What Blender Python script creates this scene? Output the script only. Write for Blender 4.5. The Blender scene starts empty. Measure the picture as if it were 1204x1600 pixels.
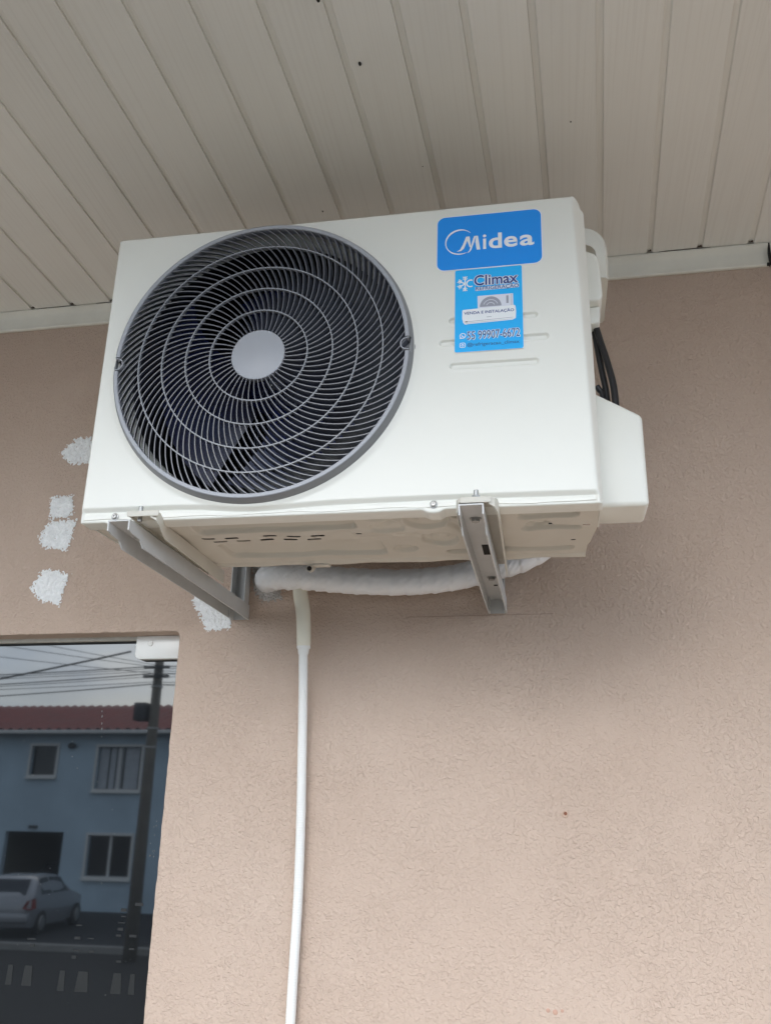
import bpy, bmesh, math, random
import numpy as np
from mathutils import Matrix, Vector, noise as mnoise

random.seed(7)
rng = np.random.default_rng(7)
sc = bpy.context.scene
COL = sc.collection

# ------------------------------------------------------------------ camera, world, sun, exposure
cam_data = bpy.data.cameras.new("camera")
cam = bpy.data.objects.new("camera", cam_data)
COL.objects.link(cam)
cam_data.sensor_fit = 'VERTICAL'
cam_data.sensor_height = 24.0
cam_data.lens = 24.0 * 1380.76 / 1600.0
cam_data.clip_start = 0.02
cam_data.clip_end = 3000.0
cam.matrix_world = Matrix(((0.984082, 0.044478, 0.172061, 0.71888),
                           (0.177009, -0.331642, -0.926651, -1.74466),
                           (0.015847, 0.942356, -0.334236, -0.44200),
                           (0, 0, 0, 1)))
sc.camera = cam

SUN_EL, SUN_AZ = math.radians(30), math.radians(-14)      # azimuth from the street direction (-y) towards +x
world = bpy.data.worlds.new("World")
sc.world = world
world.use_nodes = True
wn, wl = world.node_tree.nodes, world.node_tree.links
wn.clear()
w_out = wn.new('ShaderNodeOutputWorld')
w_bg = wn.new('ShaderNodeBackground'); w_bg.inputs['Strength'].default_value = 0.13
w_sky = wn.new('ShaderNodeTexSky'); w_sky.sky_type = 'NISHITA'; w_sky.sun_disc = False
w_sky.sun_elevation = SUN_EL
w_sky.sun_rotation = math.pi - SUN_AZ
w_tc = wn.new('ShaderNodeTexCoord')
w_map = wn.new('ShaderNodeMapping'); w_map.inputs['Scale'].default_value = (1.0, 1.0, 2.4)
w_noise = wn.new('ShaderNodeTexNoise'); w_noise.inputs['Scale'].default_value = 3.2
w_noise.inputs['Detail'].default_value = 7; w_noise.inputs['Roughness'].default_value = 0.55
w_ramp = wn.new('ShaderNodeValToRGB')
w_ramp.color_ramp.elements[0].position = 0.42; w_ramp.color_ramp.elements[0].color = (0.40, 0.40, 0.40, 1)
w_ramp.color_ramp.elements[1].position = 0.66; w_ramp.color_ramp.elements[1].color = (0.98, 0.98, 0.98, 1)
w_cl = wn.new('ShaderNodeValToRGB')                     # cloud brightness: thick grey bellies to bright thin cloud
w_cl.color_ramp.elements[0].position = 0.30; w_cl.color_ramp.elements[0].color = (5.8, 8.3, 12.2, 1)
w_cl.color_ramp.elements[1].position = 0.68; w_cl.color_ramp.elements[1].color = (17.4, 18.6, 19.4, 1)
w_noise2 = wn.new('ShaderNodeTexNoise'); w_noise2.inputs['Scale'].default_value = 5.0
w_noise2.inputs['Detail'].default_value = 6
w_mix = wn.new('ShaderNodeMix'); w_mix.data_type = 'RGBA'
wl.new(w_tc.outputs['Generated'], w_map.inputs['Vector'])
wl.new(w_map.outputs['Vector'], w_noise.inputs['Vector'])
wl.new(w_map.outputs['Vector'], w_noise2.inputs['Vector'])
wl.new(w_noise.outputs['Fac'], w_ramp.inputs['Fac'])
wl.new(w_noise2.outputs['Fac'], w_cl.inputs['Fac'])
wl.new(w_ramp.outputs['Color'], w_mix.inputs['Factor'])
wl.new(w_sky.outputs['Color'], w_mix.inputs['A'])
wl.new(w_cl.outputs['Color'], w_mix.inputs['B'])
wl.new(w_mix.outputs['Result'], w_bg.inputs['Color'])
wl.new(w_bg.outputs['Background'], w_out.inputs['Surface'])

sun_data = bpy.data.lights.new("sun", 'SUN')
sun_data.energy = 0.62
sun_data.angle = math.radians(36)
sun_data.color = (1.0, 0.97, 0.93)
sun = bpy.data.objects.new("sun", sun_data); COL.objects.link(sun)
sdir = Vector((math.sin(SUN_AZ) * math.cos(SUN_EL), -math.cos(SUN_AZ) * math.cos(SUN_EL), math.sin(SUN_EL)))
sun.rotation_euler = (-sdir).to_track_quat('-Z', 'Y').to_euler()
sun.location = sdir * 20

sc.view_settings.view_transform = 'Standard'
sc.view_settings.look = 'None'
sc.view_settings.gamma = 1.0
sc.view_settings.use_curve_mapping = False
sc.view_settings.exposure = 1.20
sc.render.engine = 'CYCLES'
sc.cycles.use_denoising = True
sc.cycles.max_bounces = 10
sc.cycles.diffuse_bounces = 6
sc.cycles.glossy_bounces = 5

# ------------------------------------------------------------------ helpers
def tag(o, label=None, cat=None, group=None, kind=None):
    if label: o['label'] = label
    if cat: o['category'] = cat
    if group: o['group'] = group
    if kind: o['kind'] = kind
    return o

def empty(name, loc=(0, 0, 0), rot=(0, 0, 0)):
    o = bpy.data.objects.new(name, None)
    COL.objects.link(o)
    o.empty_display_size = 0.05
    o.location = loc
    o.rotation_euler = rot
    return o

def link_mesh(name, me, mat, parent=None, origin=None):
    """Verts are in the parent's thing coordinates; origin is subtracted so parts sit under an Empty at the base."""
    if origin is not None:
        me.transform(Matrix.Translation(-Vector(origin)))
    o = bpy.data.objects.new(name, me)
    COL.objects.link(o)
    if mat is not None:
        for m in (mat if isinstance(mat, (list, tuple)) else [mat]):
            me.materials.append(m)
    if parent is not None:
        o.parent = parent
    return o

def bm_mesh(name, bm, smooth=False, angle=None):
    bmesh.ops.recalc_face_normals(bm, faces=bm.faces[:])
    me = bpy.data.meshes.new(name)
    if smooth or angle is not None:
        for f in bm.faces: f.smooth = True
        if angle is not None:
            a = math.radians(angle)
            for e in bm.edges:
                if len(e.link_faces) == 2 and e.calc_face_angle(0) > a: e.smooth = False
    bm.to_mesh(me); bm.free()
    return me

def box_bm(x0, x1, y0, y1, z0, z1, bev=0.0, seg=2, bm=None):
    own = bmesh.new()
    bmesh.ops.create_cube(own, size=1.0)
    for v in own.verts:
        v.co = Vector((x0 + (v.co.x + .5) * (x1 - x0), y0 + (v.co.y + .5) * (y1 - y0), z0 + (v.co.z + .5) * (z1 - z0)))
    if bev > 0:
        bmesh.ops.bevel(own, geom=own.edges[:], offset=bev, segments=seg, affect='EDGES', profile=0.5)
    if bm is None: return own
    tmp = bpy.data.meshes.new("tmp"); own.to_mesh(tmp); own.free()
    bm.from_mesh(tmp); bpy.data.meshes.remove(tmp)
    return bm

def box(name, mat, parent, origin, x0, x1, y0, y1, z0, z1, bev=0.0, seg=2):
    return link_mesh(name, bm_mesh(name, box_bm(x0, x1, y0, y1, z0, z1, bev, seg), angle=40), mat, parent, origin)

def prism_bm(pts, axis, a0, a1, bev=0.0, seg=2):
    """pts: 2-D outline; axis 'y': (x,z) pts extruded along y; 'x': (y,z); 'z': (x,y)."""
    bm = bmesh.new()
    def P(p, a):
        if axis == 'y': return (p[0], a, p[1])
        if axis == 'x': return (a, p[0], p[1])
        return (p[0], p[1], a)
    va = [bm.verts.new(P(p, a0)) for p in pts]
    vb = [bm.verts.new(P(p, a1)) for p in pts]
    bm.faces.new(va); bm.faces.new(vb[::-1])
    n = len(pts)
    for i in range(n):
        bm.faces.new((va[i], vb[i], vb[(i + 1) % n], va[(i + 1) % n]))
    bmesh.ops.recalc_face_normals(bm, faces=bm.faces[:])
    if bev > 0:
        bmesh.ops.bevel(bm, geom=[e for e in bm.edges if e.calc_face_angle(0) > 0.35], offset=bev, segments=seg, affect='EDGES', profile=0.5)
    return bm

def catmull(pts, n):
    P = [np.array(p, float) for p in pts]
    P = [2 * P[0] - P[1]] + P + [2 * P[-1] - P[-2]]
    out = []
    for i in range(1, len(P) - 2):
        for k in range(n):
            t = k / n
            a, b, c, d = P[i - 1], P[i], P[i + 1], P[i + 2]
            out.append(0.5 * ((2 * b) + (-a + c) * t + (2 * a - 5 * b + 4 * c - d) * t * t + (-a + 3 * b - 3 * c + d) * t ** 3))
    out.append(P[-2])
    return np.array(out)

def tube_mesh(name, path, radius, seg=12, cap=True, rfun=None):
    path = np.asarray(path, float)
    n = len(path)
    T = np.gradient(path, axis=0); T /= np.linalg.norm(T, axis=1)[:, None]
    ref = np.array([0, 0, 1.0]) if abs(T[0][2]) < .9 else np.array([1.0, 0, 0])
    N = np.cross(T[0], ref); N /= np.linalg.norm(N)
    vs = []; s = 0.0
    for i in range(n):
        if i:
            N = N - T[i] * np.dot(N, T[i]); N /= np.linalg.norm(N)
            s += np.linalg.norm(path[i] - path[i - 1])
        B = np.cross(T[i], N)
        for k in range(seg):
            a = 2 * math.pi * k / seg
            r = radius[i] if hasattr(radius, '__len__') else radius
            if rfun: r = r * rfun(s, a)
            vs.append(path[i] + r * (math.cos(a) * N + math.sin(a) * B))
    fs = [(i * seg + k, i * seg + (k + 1) % seg, (i + 1) * seg + (k + 1) % seg, (i + 1) * seg + k) for i in range(n - 1) for k in range(seg)]
    if cap:
        fs.append(tuple(range(seg))[::-1]); fs.append(tuple((n - 1) * seg + k for k in range(seg)))
    me = bpy.data.meshes.new(name)
    me.from_pydata([tuple(v) for v in vs], [], fs)
    for p in me.polygons: p.use_smooth = len(p.vertices) == 4
    return me

def lathe_mesh(name, prof, cx, cz, seg=128, closed=False, skip=None):
    """prof of (r, y) turned about the y axis through (cx, cz); skip(angle) leaves out a sector."""
    vs = []; fs = []
    m = len(prof)
    for k in range(seg):
        a = 2 * math.pi * k / seg
        for r, y in prof: vs.append((cx + r * math.cos(a), y, cz + r * math.sin(a)))
    for k in range(seg):
        if skip and skip(2 * math.pi * (k + .5) / seg): continue
        k2 = (k + 1) % seg
        for j in range(m if closed else m - 1):
            j2 = (j + 1) % m
            fs.append((k * m + j, k * m + j2, k2 * m + j2, k2 * m + j))
    me = bpy.data.meshes.new(name)
    me.from_pydata(vs, [], fs)
    bm = bmesh.new(); bm.from_mesh(me); bpy.data.meshes.remove(me)
    bmesh.ops.remove_doubles(bm, verts=bm.verts[:], dist=1e-6)
    return bm_mesh(name, bm, angle=35)

def grid_mesh(name, X, Y, Z, keep=None, smooth=True, flip=False):
    """X, Y, Z are 2-D arrays of a quad grid; keep is a per-face mask."""
    r, c = X.shape
    co = np.stack([X, Y, Z], -1).reshape(-1, 3)
    idx = np.arange(r * c).reshape(r, c)
    q = np.stack([idx[:-1, :-1], idx[:-1, 1:], idx[1:, 1:], idx[1:, :-1]], -1)
    if flip: q = q[..., ::-1]
    if keep is not None: q = q[keep]
    q = q.reshape(-1, 4)
    used = np.unique(q); remap = np.full(r * c, -1); remap[used] = np.arange(len(used))
    co = co[used]; q = remap[q]
    me = bpy.data.meshes.new(name)
    me.vertices.add(len(co)); me.vertices.foreach_set('co', co.ravel())
    me.loops.add(q.size); me.loops.foreach_set('vertex_index', q.ravel().astype(np.int32))
    me.polygons.add(len(q)); me.polygons.foreach_set('loop_start', np.arange(0, q.size, 4, dtype=np.int32))
    me.polygons.foreach_set('use_smooth', np.full(len(q), smooth))
    me.update(calc_edges=True); me.validate()
    return me

def sstep(a, b, x):
    t = np.clip((x - a) / (b - a), 0, 1)
    return t * t * (3 - 2 * t)

def nz(x, y, z=0.0):
    return mnoise.noise(Vector((x, y, z)))

# ------------------------------------------------------------------ materials
class NB:
    def __init__(self, name):
        self.m = bpy.data.materials.new(name); self.m.use_nodes = True
        self.t = self.m.node_tree; self.n = self.t.nodes; self.l = self.t.links
        self.bsdf = self.n['Principled BSDF']
    def add(self, t, **kw):
        nd = self.n.new(t)
        for k, v in kw.items():
            if k.startswith('_'): setattr(nd, k[1:], v)
            else: nd.inputs[k.replace('__', ' ')].default_value = v
        return nd
    def link(self, a, ao, b, bi): self.l.new(a.outputs[ao], b.inputs[bi])

def simple(name, col, rough=0.5, metal=0.0, spec=0.5, var=0.0, vscale=8.0, bump=0.0, bscale=200.0, bdist=0.001, coat=0.0):
    b = NB(name)
    p = b.bsdf
    p.inputs['Base Color'].default_value = (*col, 1)
    p.inputs['Roughness'].default_value = rough
    p.inputs['Metallic'].default_value = metal
    p.inputs['Specular IOR Level'].default_value = spec
    if coat: p.inputs['Coat Weight'].default_value = coat; p.inputs['Coat Roughness'].default_value = 0.08
    tc = b.add('ShaderNodeTexCoord')
    if var > 0:
        nzt = b.add('ShaderNodeTexNoise', Scale=vscale, Detail=5.0, Roughness=0.6)
        b.link(tc, 'Object', nzt, 'Vector')
        rmp = b.add('ShaderNodeValToRGB')
        rmp.color_ramp.elements[0].position = 0.3; rmp.color_ramp.elements[1].position = 0.7
        rmp.color_ramp.elements[0].color = (*[c * (1 - var) for c in col], 1)
        rmp.color_ramp.elements[1].color = (*[min(1, c * (1 + var * .6)) for c in col], 1)
        b.link(nzt, 'Fac', rmp, 'Fac'); b.link(rmp, 'Color', p, 'Base Color')
        mr = b.add('ShaderNodeMapRange'); mr.inputs['To Min'].default_value = max(0, rough - .08); mr.inputs['To Max'].default_value = min(1, rough + .1)
        b.link(nzt, 'Fac', mr, 'Value'); b.link(mr, 'Result', p, 'Roughness')
    if bump > 0:
        n2 = b.add('ShaderNodeTexNoise', Scale=bscale, Detail=4.0)
        b.link(tc, 'Object', n2, 'Vector')
        bp = b.add('ShaderNodeBump', Strength=bump, Distance=bdist)
        b.link(n2, 'Fac', bp, 'Height'); b.link(bp, 'Normal', p, 'Normal')
    return b.m

def stucco_mat():
    b = NB('stucco'); p = b.bsdf
    tc = b.add('ShaderNodeTexCoord')
    # trowelled worm-like relief: distorted noise squeezed to plateaus, fading out in rubbed-down areas
    n1 = b.add('ShaderNodeTexNoise', Scale=150.0, Detail=4.0, Roughness=0.62, Distortion=0.25)
    b.link(tc, 'Object', n1, 'Vector')
    n3 = b.add('ShaderNodeTexNoise', Scale=165.0, Detail=2.0, Roughness=0.5, Distortion=0.4)
    b.link(tc, 'Object', n3, 'Vector')
    r3 = b.add('ShaderNodeValToRGB'); r3.color_ramp.interpolation = 'EASE'
    r3.color_ramp.elements[0].position = 0.49; r3.color_ramp.elements[1].position = 0.60
    r3.color_ramp.elements[1].color = (0.42, 0.42, 0.42, 1)
    b.link(n3, 'Fac', r3, 'Fac')
    r1 = b.add('ShaderNodeMath', _operation='ADD'); b.link(n1, 'Fac', r1, 0); b.link(r3, 'Color', r1, 1)
    big = b.add('ShaderNodeTexNoise', Scale=7.0, Detail=4.0, Roughness=0.6)
    b.link(tc, 'Object', big, 'Vector')
    rb = b.add('ShaderNodeValToRGB'); rb.color_ramp.elements[0].position = 0.33; rb.color_ramp.elements[1].position = 0.56
    rb.color_ramp.elements[0].color = (0.55, 0.55, 0.55, 1)
    b.link(big, 'Fac', rb, 'Fac')
    mul = b.add('ShaderNodeMath', _operation='MULTIPLY')
    b.link(r1, 0, mul, 0); b.link(rb, 'Color', mul, 1)
    fine = b.add('ShaderNodeTexNoise', Scale=420.0, Detail=3.0)
    b.link(tc, 'Object', fine, 'Vector')
    ml2 = b.add('ShaderNodeMath', _operation='MULTIPLY'); ml2.inputs[1].default_value = 0.22
    b.link(fine, 'Fac', ml2, 0)
    ad = b.add('ShaderNodeMath', _operation='ADD'); b.link(mul, 0, ad, 0); b.link(ml2, 0, ad, 1)
    bp = b.add('ShaderNodeBump', Strength=1.0, Distance=0.0025)
    b.link(ad, 0, bp, 'Height'); b.link(bp, 'Normal', p, 'Normal')
    cv = b.add('ShaderNodeTexNoise', Scale=2.2, Detail=6.0, Roughness=0.62)
    b.link(tc, 'Object', cv, 'Vector')
    cr = b.add('ShaderNodeValToRGB')
    cr.color_ramp.elements[0].position = 0.32; cr.color_ramp.elements[0].color = (0.512, 0.388, 0.308, 1)
    cr.color_ramp.elements[1].position = 0.68; cr.color_ramp.elements[1].color = (0.567, 0.438, 0.354, 1)
    b.link(cv, 'Fac', cr, 'Fac')
    mx = b.add('ShaderNodeMix', _data_type='RGBA', _blend_type='MULTIPLY'); mx.inputs['Factor'].default_value = 1.0
    hr = b.add('ShaderNodeMapRange'); hr.inputs['To Min'].default_value = 0.95; hr.inputs['To Max'].default_value = 1.02
    b.link(ad, 0, hr, 'Value')
    cmb = b.add('ShaderNodeCombineColor'); [b.link(hr, 'Result', cmb, k) for k in ('Red', 'Green', 'Blue')]
    b.link(cr, 'Color', mx, 'A'); b.link(cmb, 'Color', mx, 'B'); b.link(mx, 'Result', p, 'Base Color')
    p.inputs['Roughness'].default_value = 0.82; p.inputs['Specular IOR Level'].default_value = 0.25
    return b.m

def pvc_mat():
    b = NB('ceiling_pvc'); p = b.bsdf
    tc = b.add('ShaderNodeTexCoord'); oi = b.add('ShaderNodeObjectInfo')
    mp = b.add('ShaderNodeMapping'); mp.inputs['Scale'].default_value = (170, 2.2, 1)
    ads = b.add('ShaderNodeVectorMath', _operation='ADD')
    cx = b.add('ShaderNodeCombineXYZ'); ms = b.add('ShaderNodeMath', _operation='MULTIPLY'); ms.inputs[1].default_value = 40
    b.link(oi, 'Random', ms, 0); b.link(ms, 0, cx, 'Y'); b.link(tc, 'Object', ads, 0); b.link(cx, 'Vector', ads, 1)
    b.link(ads, 'Vector', mp, 'Vector')
    n1 = b.add('ShaderNodeTexNoise', Scale=1.0, Detail=4.0, Roughness=0.6); b.link(mp, 'Vector', n1, 'Vector')
    n2 = b.add('ShaderNodeTexNoise', Scale=3.0, Detail=5.0); b.link(ads, 'Vector', n2, 'Vector')
    cr = b.add('ShaderNodeValToRGB')
    cr.color_ramp.elements[0].position = 0.30; cr.color_ramp.elements[0].color = (0.79, 0.765, 0.71, 1)
    cr.color_ramp.elements[1].position = 0.52; cr.color_ramp.elements[1].color = (0.83, 0.81, 0.755, 1)
    b.link(n1, 'Fac', cr, 'Fac')
    mr = b.add('ShaderNodeMapRange'); mr.inputs['To Min'].default_value = 0.93; mr.inputs['To Max'].default_value = 1.05
    b.link(n2, 'Fac', mr, 'Value')
    mo = b.add('ShaderNodeMapRange'); mo.inputs['To Min'].default_value = 0.97; mo.inputs['To Max'].default_value = 1.03
    b.link(oi, 'Random', mo, 'Value')
    mm = b.add('ShaderNodeMath', _operation='MULTIPLY'); b.link(mr, 'Result', mm, 0); b.link(mo, 'Result', mm, 1)
    vs = b.add('ShaderNodeVectorMath', _operation='SCALE'); b.link(cr, 'Color', vs, 0); b.link(mm, 0, vs, 'Scale')
    b.link(vs, 'Vector', p, 'Base Color')
    bp = b.add('ShaderNodeBump', Strength=0.25, Distance=0.0006); b.link(n1, 'Fac', bp, 'Height'); b.link(bp, 'Normal', p, 'Normal')
    p.inputs['Roughness'].default_value = 0.42; p.inputs['Specular IOR Level'].default_value = 0.4
    return b.m

M = {}
M['stucco'] = stucco_mat()
M['pvc'] = pvc_mat()
M['trim'] = simple('trim_white', (0.80, 0.775, 0.69), 0.4, var=0.06, vscale=12)
M['grime'] = simple('joint_grime', (0.075, 0.045, 0.028), 0.9, var=0.4, vscale=60)
M['case'] = simple('casing_paint', (0.772, 0.762, 0.700), 0.36, var=0.015, vscale=5, bump=0.06, bscale=900, bdist=0.0004)
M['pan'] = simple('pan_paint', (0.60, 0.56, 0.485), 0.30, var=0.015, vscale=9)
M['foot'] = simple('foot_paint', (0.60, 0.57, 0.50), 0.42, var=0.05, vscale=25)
M['plastic_grey'] = simple('grille_plastic', (0.345, 0.355, 0.385), 0.38)
M['rib'] = simple('grille_rib_shaded', (0.080, 0.085, 0.104), 0.28, spec=0.9)  # the hub's grey plastic darkened: shade on the rib sides put into colour
M['ring'] = simple('grille_ring', (0.27, 0.28, 0.305), 0.34)
M['rim'] = simple('grille_rim', (0.205, 0.208, 0.215), 0.42, var=0.04, vscale=20)
M['fan'] = simple('fan_blade', (0.007, 0.012, 0.070), 0.25, spec=0.45)
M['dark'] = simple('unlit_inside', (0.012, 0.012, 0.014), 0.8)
M['coil'] = simple('coil_fins', (0.02, 0.022, 0.03), 0.6)
M['strut'] = simple('motor_strut', (0.18, 0.20, 0.26), 0.4, metal=0.6)
M['zinc'] = simple('zinc', (0.42, 0.415, 0.40), 0.42, metal=0.85, var=0.15, vscale=300)
M['galv'] = simple('bracket_paint', (0.56, 0.56, 0.55), 0.42, var=0.06, vscale=30, bump=0.08, bscale=500)
M['hole'] = simple('hole_dark', (0.015, 0.012, 0.010), 0.9)
M['tape'] = simple('wrap_tape', (0.85, 0.84, 0.84), 0.45, var=0.05, vscale=40, bump=0.15, bscale=300)
M['hose'] = simple('hose_white', (0.76, 0.745, 0.71), 0.38)
M['sleeve'] = simple('sleeve_cream', (0.74, 0.70, 0.58), 0.42, var=0.04, vscale=30)
M['plaster'] = simple('plaster', (0.87, 0.87, 0.86), 0.85, var=0.12, vscale=120, bump=0.5, bscale=350, bdist=0.0015)
M['cement'] = simple('cement', (0.52, 0.49, 0.46), 0.9, var=0.2, vscale=80, bump=0.5, bscale=300, bdist=0.002)
M['cable'] = simple('cable_black', (0.012, 0.012, 0.015), 0.28)
M['blue'] = simple('sticker_blue', (0.008, 0.285, 0.86), 0.30)
M['cyan'] = simple('sticker_cyan', (0.010, 0.45, 0.95), 0.30)
M['white_print'] = simple('print_white', (0.84, 0.86, 0.88), 0.35)
M['navy'] = simple('print_navy', (0.018, 0.050, 0.24), 0.35)
M['steel_blue'] = simple('print_steel', (0.03, 0.13, 0.36), 0.35)
M['pale'] = simple('print_pale', (0.72, 0.74, 0.82), 0.35)
M['grey_print'] = simple('print_grey', (0.33, 0.34, 0.40), 0.35)
M['black_print'] = simple('print_black', (0.03, 0.03, 0.04), 0.35)
M['frame'] = simple('window_track', (0.55, 0.53, 0.47), 0.4, var=0.1, vscale=60)
M['fitting'] = simple('fitting_white', (0.78, 0.775, 0.74), 0.32)
M['gasket'] = simple('gasket', (0.02, 0.02, 0.02), 0.7)
M['speck'] = simple('speck', (0.012, 0.010, 0.008), 0.7)
M['rust'] = simple('rust', (0.22, 0.08, 0.04), 0.8)

gb = NB('dark_glass'); g = gb.bsdf
g.inputs['Base Color'].default_value = (0.008, 0.009, 0.010, 1); g.inputs['Roughness'].default_value = 0.022
g.inputs['IOR'].default_value = 1.9; g.inputs['Specular IOR Level'].default_value = 0.5
M['glass'] = gb.m

# ------------------------------------------------------------------ ground, street
GZ = -2.0            # porch floor
SZ = -3.2            # street level across the road
M['asphalt'] = simple('asphalt', (0.022, 0.019, 0.016), 0.9, var=0.35, vscale=0.8, bump=0.4, bscale=40, bdist=0.01)
M['dark_asphalt'] = simple('dark_asphalt', (0.016, 0.016, 0.018), 0.85, var=0.3, vscale=0.6, bump=0.3, bscale=40, bdist=0.01)
M['soil'] = simple('soil', (0.10, 0.075, 0.05), 0.95, var=0.4, vscale=0.15)
M['pave'] = simple('pave', (0.320, 0.272, 0.215), 0.8, var=0.15, vscale=3)
M['kerb'] = simple('kerb_concrete', (0.28, 0.27, 0.25), 0.85, var=0.2, vscale=5)

def sheet(name, x0, x1, y0, y1, z, mat):
    bm = bmesh.new()
    bm.faces.new([bm.verts.new(p) for p in ((x0, y0, z), (x1, y0, z), (x1, y1, z), (x0, y1, z))])
    return tag(link_mesh(name, bm_mesh(name, bm), mat), kind='structure')
sheet('ground', -900, 900, -900, 900, SZ - 0.16, M['soil'])
sheet('road', -200, 200, -19.1, -3.2, SZ - 0.12, M['asphalt'])
tag(link_mesh('pavement', bm_mesh('pavement', box_bm(-12, 14, -3.0, 4.0, SZ - 0.2, GZ)), M['pave']), kind='structure')
sheet('car_park', -200, 200, -27.6, -19.3, SZ - 0.004, M['dark_asphalt'])
kb = tag(link_mesh('kerb', bm_mesh('kerb', box_bm(-200, 200, -19.3, -19.1, SZ - 0.15, SZ + 0.03, 0.02)), M['kerb']), kind='structure')

# ------------------------------------------------------------------ the wall
WX0, WX1, WZ1 = -4.0, 5.0, 1.0
JX, LZ = -0.0440, -0.0600            # window jamb and lintel edges
def wall():
    w = empty('wall', (0.5, 0.075, GZ))
    tag(w, 'textured pinkish beige plaster wall behind the outdoor unit', 'wall', kind='thing')
    org = w.location
    pts = [(WX1, GZ), (WX1, WZ1), (WX0, WZ1), (WX0, LZ)]
    x = WX0
    xs = list(np.arange(-0.7, JX - 0.012, 0.011))
    for x in xs: pts.append((x, LZ + 0.0013 * nz(x * 45, 3.1)))
    pts += [(JX - 0.009, LZ - 0.0003), (JX - 0.003, LZ - 0.003), (JX - 0.0003, LZ - 0.009)]
    for z in np.arange(LZ - 0.016, -1.0, -0.011): pts.append((JX + 0.0014 * nz(z * 45, 8.7), z))
    pts.append((JX, GZ))
    bm = prism_bm(pts, 'y', 0.0, 0.15)
    front = [e for e in bm.edges if all(abs(v.co.y) < 1e-6 for v in e.verts) and
             ((all(v.co.x <= JX + .004 for v in e.verts) and all(v.co.z <= LZ + .004 for v in e.verts)))]
    bmesh.ops.bevel(bm, geom=front, offset=0.0025, segments=2, affect='EDGES', profile=0.5)
    link_mesh('wall_face', bm_mesh('wall_face', bm, angle=50), M['stucco'], w, org)

    def patch(poly, seed, mat, dens=0.5, lab=None, thick=0.0022):
        P = np.array(poly); c = P.mean(0)
        x0, z0 = P.min(0) - 0.010; x1, z1 = P.max(0) + 0.010
        st = 0.0011
        xs = np.arange(x0, x1, st); zs = np.arange(z0, z1, st)
        X, Z = np.meshgrid(xs, zs)
        # signed distance to the polygon (positive inside)
        D = np.full(X.shape, 1e9); ins = np.zeros(X.shape, bool)
        n = len(P)
        for i in range(n):
            a, b_ = P[i], P[(i + 1) % n]
            ab = b_ - a
            t = np.clip(((X - a[0]) * ab[0] + (Z - a[1]) * ab[1]) / (ab @ ab), 0, 1)
            D = np.minimum(D, np.hypot(X - a[0] - t * ab[0], Z - a[1] - t * ab[1]))
            cond = ((a[1] > Z) != (b_[1] > Z)) & (X < (b_[0] - a[0]) * (Z - a[1]) / (b_[1] - a[1] + 1e-12) + a[0])
            ins ^= cond
        S = np.where(ins, D, -D)
        N1 = np.array([[0.8 * nz(x * 150, z * 130, seed) + 0.8 * nz(x * 330, z * 280, seed + 5) for x in xs] for z in zs])
        H = N1 * 0.95
        val = np.minimum(S * 90, .72) + H + dens                       # ragged towards the rim, pitted inside
        vc = 0.25 * (val[:-1, :-1] + val[1:, :-1] + val[:-1, 1:] + val[1:, 1:])
        keep = vc > 0.42
        Y = -0.0012 - thick * np.clip(val - 0.42, 0, 1.0) * (0.75 + 0.5 * N1)
        o = link_mesh('plaster_patch', grid_mesh('plaster_patch', X, Y, Z, keep), mat, w, org)
        if lab: o['label'] = lab
    def pl(*a): return [tuple(p) for p in a]
    patch(pl((-.3478, .4065), (-.310, .4075), (-.285, .345), (-.330, .339), (-.3542, .3383), (-.3834, .371)), 1.0, M['plaster'], 0.36)
    patch(pl((-.3886, .2609), (-.335, .2611), (-.3306, .2098), (-.386, .2086)), 2.0, M['plaster'], 0.5)
    patch(pl((-.384, .201), (-.3164, .2023), (-.3308, .1297), (-.3939, .1399), (-.4046, .166)), 3.0, M['plaster'], 0.42)
    patch(pl((-.3796, .0867), (-.3196, .0719), (-.3323, .0046), (-.3847, .0206), (-.4044, .0461)), 4.0, M['plaster'], 0.55)
    patch(pl((-.0235, .0104), (.010, .028), (.0694, -.038), (.0684, -.0582), (.0156, -.0599), (-.006, -.02)), 5.0, M['plaster'], 0.45)
    patch(pl((.106, .088), (.158, .090), (.178, .005), (.1417, -.004), (.1194, .0133), (.108, .048)), 6.0, M['cement'], 0.42, 'grey mortar round the pipe hole', 0.004)
    # faint pencil line, an old nail hole and rusty scuffs
    box('pencil_line', simple('pencil', (0.30, 0.215, 0.165), 0.9), w, org, .440, .735, -0.0006, 0.001, -.0426, -.0419)
    hole = lathe_mesh('nail_hole', [(0.0062, -0.0004), (0.0052, -0.0024), (0.0036, -0.0020), (0.0032, -0.0006), (0.0001, -0.0004)], .7388, -.4172, 20)
    link_mesh('nail_hole', hole, [simple('hole_rim', (0.55, 0.40, 0.31), 0.85)], w, org)
    link_mesh('rust_spot', lathe_mesh('rust_spot', [(0.0030, -0.0026), (0.0002, -0.0028)], .7397, -.4163, 14), M['rust'], w, org)
    for (cx, cz, r) in ((.694, -.7380, .0035), (.706, -.7400, .0045), (.718, -.7375, .0028)):
        link_mesh('rust_spot', lathe_mesh('rust_spot', [(r, -0.0004), (r * .6, -0.0012), (0.0002, -0.0013)], cx, cz, 9), simple('rust_pale', (0.50, 0.31, 0.23), 0.85), w, org)
    # the unplastered inside of the wall, floor to ceiling, keeps the room behind the glass dark
    return w
wall()

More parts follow.
